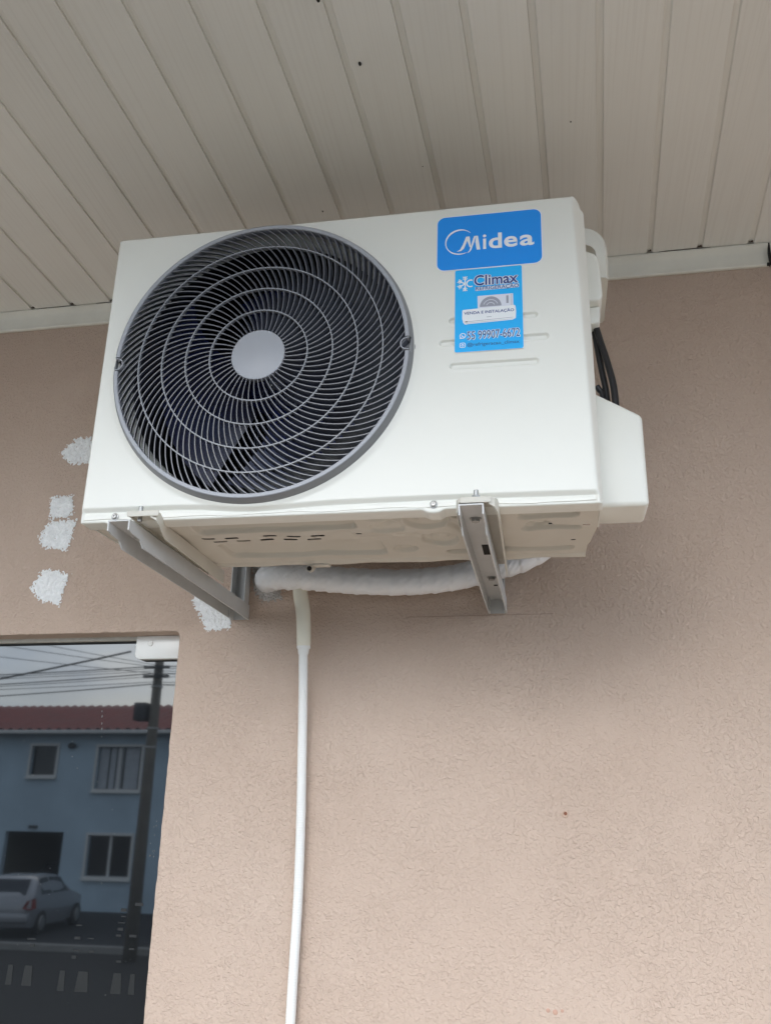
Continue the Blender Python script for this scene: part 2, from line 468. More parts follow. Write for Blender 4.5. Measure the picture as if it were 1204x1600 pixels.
room = bmesh.new()
for q in (((-4, 2.5, GZ), (5, 2.5, GZ), (5, 2.5, 1.0), (-4, 2.5, 1.0)), ((-4, .16, GZ), (-4, 2.5, GZ), (-4, 2.5, 1.0), (-4, .16, 1.0)),
          ((5, .16, GZ), (5, 2.5, GZ), (5, 2.5, 1.0), (5, .16, 1.0)), ((-4, .16, 1.0), (5, .16, 1.0), (5, 2.5, 1.0), (-4, 2.5, 1.0))):
    room.faces.new([room.verts.new(p) for p in q])
tag(link_mesh('room_walls', bm_mesh('room_walls', room), simple('room_paint', (0.3, 0.28, 0.25), 0.9)), kind='structure')

# ------------------------------------------------------------------ porch ceiling of grooved strips
CZ = 0.7611            # ceiling height at the wall; it rises slightly towards the street
CSL, CSX = 0.0517, -0.0447
GP = 0.10626
PORCH_Y = -2.0
def porch():
    c = empty('porch_ceiling', (0.5, PORCH_Y * .5, CZ))
    tag(c, 'porch ceiling of pale grooved plastic strips above the outdoor unit', 'ceiling', kind='thing')
    org = c.location
    p = GP
    prof = [(0.0003, 0.012), (0.0003, 0.0052), (0.0030, 0.0048), (0.0112, 0.0040), (0.0124, 0.0006), (0.0136, 0.0), (p - 0.0008, 0.0), (p - 0.0002, 0.0006), (p - 0.0002, 0.012)]
    bm = bmesh.new()
    rows = []
    for y in (0.0, PORCH_Y * .5, PORCH_Y):
        rows.append([bm.verts.new((a - CSX * y, y, b_ - CSL * y)) for a, b_ in prof])
    for r0, r1 in zip(rows[:-1], rows[1:]):
        for i in range(len(prof) - 1): bm.faces.new((r0[i], r0[i + 1], r1[i + 1], r1[i]))
    me = bm_mesh('plank', bm, angle=20)
    me.materials.append(M['pvc'])
    x0 = -0.6115 - p * 26
    for k in range(64):
        o = bpy.data.objects.new('plank', me); COL.objects.link(o); o.parent = c
        o.location = (x0 + k * p - 0.0055 - org.x, -org.y, CZ - org.z + 0.0006 * nz(k * 3.7, 1.0))
    roof = box('roof_slab', simple('roof_slab', (0.4, 0.38, 0.35), 0.9), c, org, x0 - 2.5, x0 + 64 * p + 2.5, PORCH_Y - 0.02, 0.3, CZ + 0.125, CZ + 0.2)
    box('fascia', M['trim'], c, org, x0 - 2.5, x0 + 64 * p + 2.5, PORCH_Y - 0.05, PORCH_Y - 0.022, CZ + 0.055, CZ + 0.23, 0.004)
    for (px, py, r) in ((.4484, -.6003, .0034), (.4068, -.7290, .0042), (.8059, -.4172, .0016), (.2971, -.2544, .0018), (.5222, -.3484, .0012)):
        b_ = bmesh.new(); bmesh.ops.create_icosphere(b_, subdivisions=2, radius=r)
        for v in b_.verts:
            v.co = Vector((v.co.x * .8 * (1 + .3 * nz(v.co.x * 600, px * 90)) + px, v.co.y * 1.35 + py, v.co.z * .6 + CZ - CSL * py - r * .3))
        link_mesh('speck', bm_mesh('speck', b_, smooth=True), M['speck'], c, org)
porch()

def cornice():
    prof = [(-0.0005, -0.0440), (-0.0060, -0.0440), (-0.0085, -0.0415), (-0.0085, -0.0380), (-0.0060, -0.0362), (-0.0065, -0.0180),
            (-0.0110, -0.0100), (-0.0170, -0.0065), (-0.0195, -0.0040), (-0.0195, -0.0006), (-0.0005, -0.0006)]
    prof = [(y, z * 1.125 + CZ) for y, z in prof]
    t = empty('cornice_trim', (0.3, -0.01, CZ - .02))
    tag(t, 'white plastic cornice trim where the ceiling meets the wall', 'trim', kind='thing')
    for a, b_ in ((-3.9, 1.2290), (1.2326, 4.9)):
        link_mesh('trim_strip', bm_mesh('trim_strip', prism_bm(prof, 'x', a, b_), angle=35), M['trim'], t, t.location)
    box('joint_gap', M['hole'], t, t.location, 1.2291, 1.2325, -0.0185, -0.0005, CZ - 0.0490, CZ - 0.001)
    b_ = box_bm(1.2239, 1.2326, -0.0105, -0.004, CZ - 0.0510, CZ - 0.0445, 0.0015)
    link_mesh('dirt', bm_mesh('dirt', b_), M['speck'], t, t.location)
    # grime caught where each ceiling groove meets the trim
    for k in range(-6, 24):
        x = -0.6115 + k * GP
        w = 0.0045 + 0.0015 * nz(k * 2.3, 4.0)
        b_ = bmesh.new()
        L = 0.009 + 0.004 * nz(k * 5.1, 1.2)
        pts = [(x - w - .0008, -0.0195), (x + w, -0.0195), (x + w * .7, -0.0195 - L * .5), (x + w * .5, -0.0195 - L), (x - w * .2, -0.0195 - L * .4), (x - w, -0.0195 - L * .5)]
        fs = [b_.verts.new((px, py, CZ + 0.0036)) for px, py in pts]; b_.faces.new(fs)
        link_mesh('grime', bm_mesh('grime', b_), M['grime'], t, t.location)
    # a broken brown line where the strips rest on the trim
    b_ = bmesh.new(); rnd = random.Random(11); x = -1.3
    while x < 1.6:
        ln = rnd.uniform(.015, .11)
        if rnd.random() < .62:
            n = max(3, int(ln / .012)); lo = []; hi = []
            for k in range(n + 1):
                u = x + ln * k / n; w = .0014 * math.sin(math.pi * k / n) ** .5 * rnd.uniform(.5, 1.25)
                lo.append(b_.verts.new((u, -.0192, CZ - .0001))); hi.append(b_.verts.new((u, -.0197 - w, CZ + .0002)))
            for k in range(n): b_.faces.new((lo[k], lo[k + 1], hi[k + 1], hi[k]))
        x += ln + rnd.uniform(.01, .05)
    tag(link_mesh('grime', bm_mesh('grime', b_), M['grime'], t, t.location), kind='stuff')
cornice()

# ------------------------------------------------------------------ window under the unit
def window():
    w = empty('window', (-0.5, 0.06, GZ))
    tag(w, 'dark glass window with a white corner fitting, reflecting the street', 'window', kind='thing')
    o = w.location
    box('glass_pane', M['glass'], w, o, -3.9, JX + .03, 0.060, 0.070, GZ + .02, -0.0686)
    box('frame', M['frame'], w, o, -3.9, JX + .02, 0.046, 0.085, -0.0684, -0.0560, 0.0015)
    box('gasket', M['gasket'], w, o, -3.9, -0.163, 0.055, 0.0597, -0.0722, -0.0687)
    # white fitting with one rounded lower corner
    r = 0.012; pts = [(-0.0400, -0.0606), (-0.1600, -0.0606)]
    for k in range(7):
        a = math.pi + (math.pi / 2) * k / 6
        pts.append((-0.1600 + r + r * math.cos(a), -0.1110 + r + r * math.sin(a)))
    pts.append((-0.0400, -0.1110))
    f = link_mesh('corner_fitting', bm_mesh('corner_fitting', prism_bm(pts, 'y', 0.0405, 0.0588, 0.0015), angle=40), M['fitting'], w, o)
    cap = lathe_mesh('screw_cap', [(0.0062, 0.0404), (0.0062, 0.0388), (0.0052, 0.0380), (0.0001, 0.0378)], -0.1265, -0.0770, 24)
    cp = link_mesh('screw_cap', cap, simple('cap_white', (.72, .71, .67), .35), f, o)
    # dried paint splashes on the glass, joined: nobody could count them
    bm = bmesh.new()
    rnd = random.Random(3)
    def dot(x, z, rx, rz):
        n = 7
        vs = [bm.verts.new((x + rx * math.cos(2 * math.pi * i / n) * rnd.uniform(.7, 1.2), 0.0595, z + rz * math.sin(2 * math.pi * i / n) * rnd.uniform(.7, 1.2))) for i in range(n)]
        bm.faces.new(vs)
    for i in range(5): dot(-0.2308 + .0015 * i, -0.217 - .0135 * i + rnd.uniform(-.004, .004), .0011, rnd.uniform(.0012, .0035))
    for i in range(26):
        dot(rnd.uniform(-.44, -.08), rnd.uniform(-.78, -.25), *(rnd.uniform(.0005, .0011),) * 2)
    for i in range(12): dot(-.084 + rnd.uniform(-.006, .008), -.470 + rnd.uniform(-.05, .03), .0008, rnd.uniform(.0008, .002))
    tag(link_mesh('paint_splash', bm_mesh('paint_splash', bm), simple('splash', (.16, .16, .155), .8), w, o), kind='stuff')
    bm = bmesh.new()  # flat marks painted in place of unidentified shapes showing in the glass
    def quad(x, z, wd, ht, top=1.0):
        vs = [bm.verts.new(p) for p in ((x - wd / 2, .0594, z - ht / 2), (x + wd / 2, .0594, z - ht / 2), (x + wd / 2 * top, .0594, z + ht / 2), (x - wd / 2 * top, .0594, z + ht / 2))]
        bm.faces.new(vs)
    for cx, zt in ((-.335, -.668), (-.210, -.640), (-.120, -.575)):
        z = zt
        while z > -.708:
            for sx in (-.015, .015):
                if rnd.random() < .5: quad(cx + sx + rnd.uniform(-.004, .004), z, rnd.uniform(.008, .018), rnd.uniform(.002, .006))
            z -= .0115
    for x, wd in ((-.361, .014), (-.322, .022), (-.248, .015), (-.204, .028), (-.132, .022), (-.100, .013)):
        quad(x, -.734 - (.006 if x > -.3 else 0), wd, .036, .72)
    tag(link_mesh('painted_shape', bm_mesh('painted_shape', bm), simple('painted_shape_tone', (.007, .0075, .007), .4), w, o), kind='stuff')
window()

# ------------------------------------------------------------------ the outdoor unit
YF = -0.5277
U = Vector((0.4, -0.387, 0.0))       # the unit's base point; unit coords are world coords before its small roll
W, H = 0.8085, 0.534
FX, FZ = 0.2803, 0.2713             # fan axis
ac = empty('air_conditioner', U, (0, 0.0057, 0))
tag(ac, 'white outdoor air conditioner unit with a round grey fan grille, bolted on wall brackets', 'air conditioner')

def part(name, me, mat, parent=None): return link_mesh(name, me, mat, parent or ac, U)
def pbox(name, mat, *a, parent=None, bev=0.0, seg=2): return box(name, mat, parent or ac, U, *a, bev, seg)

def front_panel():
    xs = np.unique(np.round(np.concatenate([np.arange(0, 0.02, .001), np.arange(.02, .56, .003), np.arange(.56, .75, .0012), np.arange(.75, .785, .003), np.arange(.785, W + 1e-6, .0008), [W]]), 6))
    zs = np.unique(np.round(np.concatenate([np.arange(0, .036, .0008), np.arange(.036, .225, .003), np.arange(.225, .325, .0010), np.arange(.325, .505, .003), np.arange(.505, H, .001), [H]]), 6))
    X, Z = np.meshgrid(xs, zs)
    # bottom edge dips into a small tab round each screw
    tabs = np.exp(-(np.abs(X - .0580) / .013) ** 4) + np.exp(-(np.abs(X - .5641) / .013) ** 4)
    Zb = -0.0052 * tabs
    Z = Z + Zb * (1 - np.clip(Z / .016, 0, 1))
    d = np.zeros_like(X)
    def rnd(t, r): return np.where(t < r, r - np.sqrt(np.maximum(r * r - (r - np.clip(t, 0, r)) ** 2, 0)), 0)
    Z0 = np.meshgrid(xs, zs)[1]
    d = np.maximum(d, rnd(H - Z0, .008)); d = np.maximum(d, rnd(X, .0045)); d = np.maximum(d, rnd(Z0, .003))
    xe = .8025 - .0115 * np.clip(Z0 / .45, 0, 1.1)                     # soft chamfer down the right edge
    t = X - xe
    ch = 1.9 * (np.sqrt(t * t + 6e-6) + t) * .5
    d = np.maximum(d, ch)
    # groove above the bottom lip, bowing down under the grille
    gx = [-.01, .08, .16, .20, .2282, .2565, .2865, .315, .3414, .38, .4115, .563, .80, .82]
    gz = [.0215, .0208, .0208, .0192, .0163, .0132, .0120, .0130, .0148, .0168, .0180, .0190, .0172, .0170]
    G = np.interp(X, gx, gz)
    end = sstep(-.002, .006, X) * (1 - sstep(W - .012, W - .004, X))
    low = 1 - sstep(G - .0040, G + .0036, Z)                             # the lip below the fold sits further back
    d = d + 0.0052 * low * end + 0.0012 * np.exp(-((Z - G + .0045) / .0020) ** 2) * end
    # three stamped slots
    for (x0, x1, zc) in ((.5887, .7260, .3151), (.5735, .7415, .2757), (.5896, .7250, .2338)):
        cx = np.clip(X, x0 + .0045, x1 - .0045)
        dist = np.hypot(X - cx, Z - zc)
        d = d + 0.0040 * (1 - sstep(.0032, .0052, dist))
        d = d - 0.0006 * np.exp(-((dist - .0068) / .0016) ** 2)
    R = np.hypot(X - FX, Z - FZ)
    d = d - 0.0035 * (1 - sstep(.2515, .262, R))
    # corner rounding of the outline
    for (cx, cz, sx, sz, r) in ((0, H, 1, -1, .007), (W, H, -1, -1, .016), (0, 0, 1, 1, .002), (W, 0, -1, 1, .003)):
        u = np.clip((r - (X - cx) * sx) / r, 0, 1); v = np.clip((r - (Z0 - cz) * sz) / r, 0, 1)
        m = (u > 0) & (v > 0)
        k = np.where(m, np.maximum(u, v) / np.sqrt(u * u + v * v + 1e-12), 1)
        X = np.where(m, cx + sx * (r - u * k * r), X); Z = np.where(m, cz + sz * (r - v * k * r) + (Z - Z0), Z)
    # shallow sheet-metal waviness
    d = d + 0.0005 * np.sin(X * 9 + 1.3) * np.sin(Z * 7 + .4)
    Y = YF + d
    # flange turned back all round
    def padrow(A, f): return np.vstack([f(A[:1]), A, f(A[-1:])])
    def padcol(A, f): return np.hstack([f(A[:, :1]), A, f(A[:, -1:])])
    idy = lambda a: a
    X2 = padcol(padrow(X, idy), idy); Z2 = padcol(padrow(Z, idy), idy)
    Yb = YF + .038
    Y2 = padcol(padrow(Y, lambda a: np.full_like(a, Yb)), lambda a: np.full_like(a, Yb))
    Rc = np.hypot(X2 - FX, Z2 - FZ); Rc = .25 * (Rc[:-1, :-1] + Rc[1:, :-1] + Rc[:-1, 1:] + Rc[1:, 1:])
    me = grid_mesh('front_panel', X2, Y2, Z2, Rc > .2462)
    return part('front_panel', me, M['case'])
front_panel()

# body sheets behind the front panel
YB = -0.246
part('side_panel', bm_mesh('side_panel', prism_bm([(YF + .0382, .004), (-.400, .004), (-.345, .055), (YB, .060), (YB, H - .012), (YF + .0382, H - .012)], 'x', W - .0028, W - .0008)), M['case'])
link_mesh('side_panel', bm_mesh('side_panel', prism_bm([(.0012, YF + .0382), (.0032, YF + .0382), (.0165, YB), (.0145, YB)], 'z', .003, H - .012)), M['case'], ac, U)
pbox('top_cover', M['case'], .003, W - .003, YF + .0382, YB, H - .0118, H - .0035, bev=.002)
pbox('coil', M['coil'], .02, W - .03, YB - .024, YB - .002, .012, H - .013)
def fan_shroud():
    prof = [(.2482, YF + .004), (.2450, YF + .010), (.2400, YF + .017), (.2365, YF + .022), (.2350, YF + .032)]
    part('fan_orifice', lathe_mesh('fan_orifice', prof, FX, FZ, 160), M['case'])
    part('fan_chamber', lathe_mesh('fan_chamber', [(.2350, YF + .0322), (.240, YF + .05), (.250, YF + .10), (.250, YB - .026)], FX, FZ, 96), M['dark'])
fan_shroud()

def grille():
    ym = YF - 0.0155
    g_ = part('fan_grille', lathe_mesh('fan_grille', [(.0, ym + .0005), (.0425, ym), (.0447, ym + .0008), (.0452, ym + .003), (.0452, ym + .010), (.0, ym + .010)], FX, FZ, 72), M['plastic_grey'])
    g_['label'] = 'round grey fan grille with spiral ribs and a plain centre disc'
    na = math.radians(3.4)
    def notch(a):
        a = (a + math.pi) % (2 * math.pi) - math.pi
        return abs(a) < na or abs(abs(a) - math.pi) < na
    rim = [(.2525, YF - .0030), (.2522, YF - .0065), (.2495, YF - .0125), (.2478, ym - .0005)]
    part('rim', lathe_mesh('rim', [(.2532, YF + .003)] + rim[:1] + rim[1:] + [(.2478, YF + .002)], FX, FZ, 360, False, notch), M['rim'], g_)
    part('rim', lathe_mesh('rim', [(.2532, YF + .003), (.2530, YF - .0035), (.2505, YF - .0095), (.2486, YF - .0100), (.2478, YF + .002)], FX, FZ, 360), M['rim'], g_)
    part('lip', lathe_mesh('lip', [(.2476, ym + .010), (.2476, ym - .0002), (.2466, ym - .0012), (.2418, ym - .0012), (.2408, ym - .0002), (.2406, ym + .013), (.2420, ym + .014)], FX, FZ, 360, False, notch), M['plastic_grey'], g_)
    for s in (1, -1):                                  # round screw pockets biting into the rim
        bm = bmesh.new(); rr = .0112; n = 28
        cx = FX + s * .2440
        ang = [math.pi / 2 + math.pi * 1.16 * (i / n - .5) * 1.0 + math.pi / 2 for i in range(n + 1)]
        rows = []
        for yy, r in ((ym - .001, rr), (ym - .001, rr - .0016), (ym + .012, rr - .0016), (ym + .013, rr)):
            rows.append([bm.verts.new((cx - s * r * math.cos(a - math.pi), yy, FZ + r * math.sin(a))) for a in ang])
        for a_, b_ in zip(rows, rows[1:] + rows[:1]):
            for i in range(n): bm.faces.new((a_[i], a_[i + 1], b_[i + 1], b_[i]))
        part('screw_pocket', bm_mesh('screw_pocket', bm, angle=40), M['plastic_grey'], g_)
        part('pocket_floor', lathe_mesh('pocket_floor', [(.0112, ym + .0125), (.0001, ym + .0125)], cx, FZ, 24), M['rim'], g_)
    radii = [.0450, .0822, .1237, .1646, .2052, .2412]
    for r in radii[1:-1]:
        part('ring', lathe_mesh('ring', [(r - .00095, ym + .0004), (r + .00095, ym + .0004), (r + .0009, ym + .0062), (r - .0009, ym + .0062)], FX, FZ, 160, True), M['ring'], g_)
    counts = [46, 68, 87, 92, 98]
    offs = [0.0, 0.35, 0.8, 0.15, 0.6]
    def rib_bm(r0, r1, bm):
        """spiral slat near angle 0 between two rings, leaning over with depth"""
        n = 6; rows = []
        th = 0.0
        for i in range(n + 1):
            r = r0 + (r1 - r0) * i / n
            psi = math.radians(4 + 50 * (r - .045) / .195)
            if i:
                rm = r - (r1 - r0) / n / 2
                pm = math.radians(4 + 50 * (rm - .045) / .195)
                th += math.tan(pm) / rm * (r1 - r0) / n
            er = np.array([math.cos(th), math.sin(th)]); et = np.array([-math.sin(th), math.cos(th)])
            nrm = -math.sin(psi) * er + math.cos(psi) * et           # across the slat
            c = r * er
            row = []
            for off, yy in ((-.00090, ym + .0006), (0, ym + .0004), (.00090, ym + .0006), (-.00310, ym + .0125), (-.00385, ym + .0125)):
                q = c + nrm * off
                row.append(bm.verts.new((q[0], yy, q[1])))
            rows.append(row)
        for a_, b_ in zip(rows[:-1], rows[1:]):
            for j in range(5): bm.faces.new((a_[j], a_[(j + 1) % 5], b_[(j + 1) % 5], b_[j]))
        return bm
    for bi in range(5):
        n = counts[bi]
        bm = rib_bm(radii[bi] + .0002, radii[bi + 1] + (.0003 if bi < 4 else .001), bmesh.new())
        me = bm_mesh('rib', bm, angle=30)
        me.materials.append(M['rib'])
        if bi >= 2:                                     # the 277 ribs that show largest are parts of their own
            for k in range(n):
                o = bpy.data.objects.new('rib', me); COL.objects.link(o); o.parent = g_
                o.location = (FX - U.x, -U.y, FZ - U.z)
                o.rotation_euler = (0, -2 * math.pi * (k + offs[bi]) / n, 0)
        else:
            big = bmesh.new()
            for k in range(n):
                tmp = me.copy(); tmp.transform(Matrix.Translation((FX, 0, FZ)) @ Matrix.Rotation(-2 * math.pi * (k + offs[bi]) / n, 4, 'Y'))
                big.from_mesh(tmp); bpy.data.meshes.remove(tmp)
            bigs.append(big)
    allb = bmesh.new()
    for b_ in bigs:
        t = bpy.data.meshes.new('t'); b_.to_mesh(t); b_.free(); allb.from_mesh(t); bpy.data.meshes.remove(t)
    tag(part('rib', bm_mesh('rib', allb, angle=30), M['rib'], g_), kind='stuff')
bigs = []
grille()

def fan():
    hub = part('fan', lathe_mesh('fan', [(.0001, YF + .090), (.040, YF + .091), (.054, YF + .096), (.056, YF + .10), (.056, YF + .13)], FX, FZ, 48), M['fan'])
    for k in range(3):
        nr, na_ = 14, 22
        X = np.zeros((nr, na_)); Y = X.copy(); Z = X.copy()
        for i in range(nr):
            r = .050 + (.208 - .050) * i / (nr - 1)
            span = math.radians(62 + 40 * i / (nr - 1)); lead = math.radians(-26 * (i / (nr - 1)) ** 1.3)
            for j in range(na_):
                s = j / (na_ - 1)
                a = 2 * math.pi * k / 3 + .7 + lead + span * s
                depth = YF + .050 + .072 * s + .010 * math.sin(math.pi * s) - .012 * (i / (nr - 1)) * (1 - s)
                X[i, j] = FX + r * math.cos(a); Z[i, j] = FZ + r * math.sin(a); Y[i, j] = depth
        part('blade', grid_mesh('blade', X, Y, Z), M['fan'], hub)
    part('shaft_nut', lathe_mesh('shaft_nut', [(.0001, YF + .066), (.0042, YF + .0665), (.0056, YF + .070), (.0056, YF + .0775), (.0110, YF + .0785), (.0135, YF + .0895)], FX, FZ, 6), simple('shaft_end', (.85, .85, .85), .25, metal=.35), hub)
    for x in (.2255, .2305, .3440, .3500):
        pbox('motor_strut', M['strut'], x, x + .0022, YF + .150, YF + .156, .012, H - .014)
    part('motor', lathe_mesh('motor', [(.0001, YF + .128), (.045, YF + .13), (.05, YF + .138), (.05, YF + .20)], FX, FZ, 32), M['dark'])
fan()

def base_pan():
    ys = np.arange(YF + .004, YB + .001, .0014); xs = np.arange(.003, .8062, .0014)
    Yg, Xg = np.meshgrid(ys, xs, indexing='ij')
    u = (Xg - .003) / (.8062 - .003)
    xl = np.interp(Yg, [YF, YB], [.003, .0050])
    xr = np.interp(Yg, [YF, -.402, -.378, -.322, -.300, YB], [.8062, .8062, .8040, .7985, .7945, .7925])
    X = xl + u * (xr - xl)
    z = np.full_like(X, .0045)
    Yn = Yg; Yg = -.496 + (Yn - YF) / 1.0793
    def rrect(x0, x1, y0, y1, r, soft):
        qx = np.abs(X - (x0 + x1) / 2) - (x1 - x0) / 2 + r; qy = np.abs(Yg - (y0 + y1) / 2) - (y1 - y0) / 2 + r
        dd = np.hypot(np.maximum(qx, 0), np.maximum(qy, 0)) + np.minimum(np.maximum(qx, qy), 0) - r
        return 1 - sstep(-soft, soft, dd)
    z += .0085 * rrect(.165, .430, -.474, -.408, .012, .0028)            # raised panels
    z += .0085 * rrect(.172, .455, -.356, -.278, .014, .0028)
    z += .0035 * rrect(.452, .505, -.470, -.440, .010, .004) + .0035 * rrect(.452, .505, -.425, -.398, .010, .004)
    z -= .0030 * rrect(.420, .520, -.400, -.372, .012, .006)
    for cx, cy, rr in ((.545, -.432, .036), (.555, -.345, .030), (.490, -.300, .020), (.715, -.395, .020), (.600, -.450, .014)):
        r = np.hypot(X - cx, (Yg - cy) * 1.0)
        z += .0075 * (1 - sstep(rr - .004, rr + .003, r)) - .0030 * (1 - sstep(rr * .35, rr * .6, r))
    for cx, cy, dx, dy in ((.585, -.40, .5, 1), (.52, -.37, 1, .6), (.50, -.44, .8, -.7)):
        t = (X - cx) * dy - (Yg - cy) * dx; s = (X - cx) * dx + (Yg - cy) * dy
        z += .0060 * np.exp(-(t / .008) ** 2) * (1 - sstep(.03, .05, np.abs(s)))
    z += .0080 * rrect(.685, .775, -.452, -.425, .010, .0025)
    z += .0075 * rrect(.690, .780, -.392, -.372, .009, .0025)
    z += .0075 * rrect(.560, .770, -.292, -.272, .009, .003)
    z += .0050 * rrect(.010, .075, -.468, -.400, .012, .006)
    z -= .0040 * sstep(YB - .022, YB - .012, Yn)                          # rolled back edge
    z += .018 * sstep(YB - .006, YB, Yn)
    z += .0010 * np.sin(X * 41) * np.sin(Yg * 37) + .0008 * np.sin(X * 63 + 1.7 * np.sin(Yg * 40)) * np.sin(Yg * 51 + X * 20)
    keep = np.ones((X.shape[0] - 1, X.shape[1] - 1), bool)
    Xc = .25 * (X[:-1, :-1] + X[1:, :-1] + X[:-1, 1:] + X[1:, 1:]); Yc = .25 * (Yg[:-1, :-1] + Yg[1:, :-1] + Yg[:-1, 1:] + Yg[1:, 1:])
    slots = [(.1603, .1829, -.3893), (.2006, .2234, -.3877), (.1743, .1977, -.3720), (.2155, .2381, -.3719), (.2663, .2888, -.3868), (.2554, .2785, -.3709),
             (.3069, .3297, -.3855), (.2959, .3189, -.3698), (.3469, .3698, -.3853), (.3367, .3596, -.3686), (.4245, .4325, -.3896), (.7310, .7380, -.3768), (.7670, .7730, -.3196), (.783, .7935, -.3937)]
    for x0, x1, yc in slots:
        cx = np.clip(Xc, x0 + .0022, x1 - .0022)
        keep &= np.hypot(Xc - cx, Yc - yc) > .0029
    me = grid_mesh('base_pan', X, Yn, z, keep, flip=True)
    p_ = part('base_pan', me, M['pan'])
    p_['label'] = 'stamped steel underside with drain slots'
    pbox('slot_dark_sheet', M['hole'], .02, .778, YF + .04, YB - .026, .0215, .0235)  # dark sheet added above the drain slots, standing in for the unlit inside
    # drain spigot
    zt = .0030
    path = catmull([(.307, -.247, .004), (.307, -.247, -.003), (.3065, -.250, -.007), (.306, -.260, -.0085)], 5)
    part('drain_spigot', tube_mesh('drain_spigot', path, .0062, 16), M['pan'])
    part('spigot_bore', tube_mesh('spigot_bore', [(.3060, -.2597, -.00845), (.3059, -.2612, -.0086)], .0044, 14), M['hole'])
    lo = bmesh.new()
    box_bm(.300, .342, -.2590, -.2420, -.0030, .006, .003, 2, lo)
    part('drain_boss', bm_mesh('drain_boss', lo, angle=40), M['pan'])
    part('drain_slot', bm_mesh('drain_slot', box_bm(.3105, .3325, -.2597, -.2575, .0004, .0028, .0007)), M['hole'])
base_pan()

# feet: upside-down channels welded under the pan
for (x0, x1, xa, xb, lh) in ((.096, .1310, .098, .1300, .0060), (.599, .661, .601, .657, .0235)):
    yt, yb = YF - .031, -.2200
    bm = bmesh.new()
    zt = .0030; t = .0018
    def lerpx(f, y): return f[0] + (f[1] - f[0]) * (y - yt) / (yb - yt)
    secs = []
    for y, h, ins, hl in ((yt, .010, -.006 if x0 < .3 else .012, .004), (yt + .003, .014, -.013 if x0 < .3 else .005, .006), (yt + .012, .020, -.015 if x0 < .3 else .001, lh * .8), (yt + .045, .0225, -.006 if x0 < .3 else 0, lh), (yt + .07, .0235, 0, lh), (yb, .0240, 0, lh)):
        L_, R_ = lerpx((x0, xa), y) + max(ins, 0), lerpx((x1, xb), y) - (ins if x0 < .3 else max(ins, 0))
        secs.append([bm.verts.new(v) for v in ((L_, y, zt - hl), (L_, y, zt), (R_, y, zt), (R_, y, zt - h), (R_ - t, y, zt - h), (R_ - t, y, zt - t), (L_ + t, y, zt - t), (L_ + t, y, zt - hl))])
    for a_, b_ in zip(secs[:-1], secs[1:]):
        for j in range(8): bm.faces.new((a_[j], a_[(j + 1) % 8], b_[(j + 1) % 8], b_[j]))
    bm.faces.new(secs[0][::-1]); bm.faces.new(secs[-1])
    box_bm(x0 + (.002 if x0 < .3 else .008), x1 + (.018 if x0 < .3 else -.010), yt - .0022, yt - .0002, zt - .0085, zt + .0006, .0009, 2, bm)
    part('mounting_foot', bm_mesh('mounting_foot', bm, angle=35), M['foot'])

# two screws in the bottom lip
for sx, sz in ((.0580, .0090), (.5641, .0078)):
    s_ = part('screw', lathe_mesh('screw', [(.0060, YF + .006), (.0060, YF + .0036), (.0044, YF + .0032), (.0042, YF + .0012), (.0030, YF + .0002), (.0016, YF + .0002), (.0012, YF + .0018), (.0001, YF + .0018)], sx, sz, 24), M['zinc'])

# right-hand side: service valve cover, cable cover, carrying handle, cables
def right_side():
    out = [(.8060, .219), (.8060, .022), (.8812, .022), (.8812, .1715)]
    bm = prism_bm(out, 'y', -.4450, -.3570, .0075, 4)
    part('valve_cover', bm_mesh('valve_cover', bm, angle=45), M['case'])
    bm = prism_bm([(.8060, .505), (.8060, .400), (.8320, .400), (.8365, .410), (.8350, .472), (.8290, .494)], 'y', -.420, -.340, .005, 3)
    part('cable_cover', bm_mesh('cable_cover', bm, angle=45), M['case'])
    part('cable_gland', bm_mesh('cable_gland', prism_bm([(.8060, .3995), (.8060, .365), (.8305, .368), (.8320, .3995)], 'y', -.402, -.355, .003, 2), angle=45), M['case'])
    # grip: a hood with a hollow underside
    n = 14; bm = bmesh.new(); rows = []
    for y in (-.335, -.328, -.19, -.18):
        sh = 0.004 if y in (-.335, -.18) else 0.0
        o_, i_ = [], []
        for k in range(n + 1):
            a = math.pi / 2 * k / n
            o_.append((.8060 + (.0520 - sh) * math.sin(a) ** .8, .545 + (.070 - sh) * math.cos(a) ** .7))
            i_.append((.8060 + (.0350 - sh) * math.sin(a) ** .8, .545 + (.034 - sh) * math.cos(a) ** .7))
        o_.append((.8560 - sh, .500)); i_.append((.8395 - sh, .502))
        rows.append([bm.verts.new((p[0], y, p[1])) for p in o_ + i_[::-1]])
    m = len(rows[0])
    for a_, b_ in zip(rows[:-1], rows[1:]):
        for j in range(m): bm.faces.new((a_[j], a_[(j + 1) % m], b_[(j + 1) % m], b_[j]))
    h = m // 2
    for j in range(h - 1): bm.faces.new((rows[0][j], rows[0][m - 1 - j], rows[0][m - 2 - j], rows[0][j + 1]))
    bm.faces.new(rows[-1][:h] + [bm.verts.new((.8060, -.18, .500))])       # closed back of the grip
    part('handle', bm_mesh('handle', bm, angle=40), M['case'])
    for pts, r in (([(.822, -.380, .388), (.8290, -.382, .350), (.8395, -.384, .30), (.8470, -.386, .25), (.8480, -.388, .19)], .0058),
                   ([(.821, -.373, .388), (.8255, -.371, .34), (.8310, -.370, .29), (.8355, -.370, .25), (.8365, -.370, .19)], .0055),
                   ([(.820, -.375, .262), (.8240, -.374, .255), (.8285, -.374, .245), (.8305, -.375, .19)], .0048)):
        part('power_cable', tube_mesh('power_cable', catmull(pts, 8), r, 12), M['cable'])
right_side()

# ------------------------------------------------------------------ printed plates on the front
def DEC(x, z): return (x + .0105 * z, z - .0013)

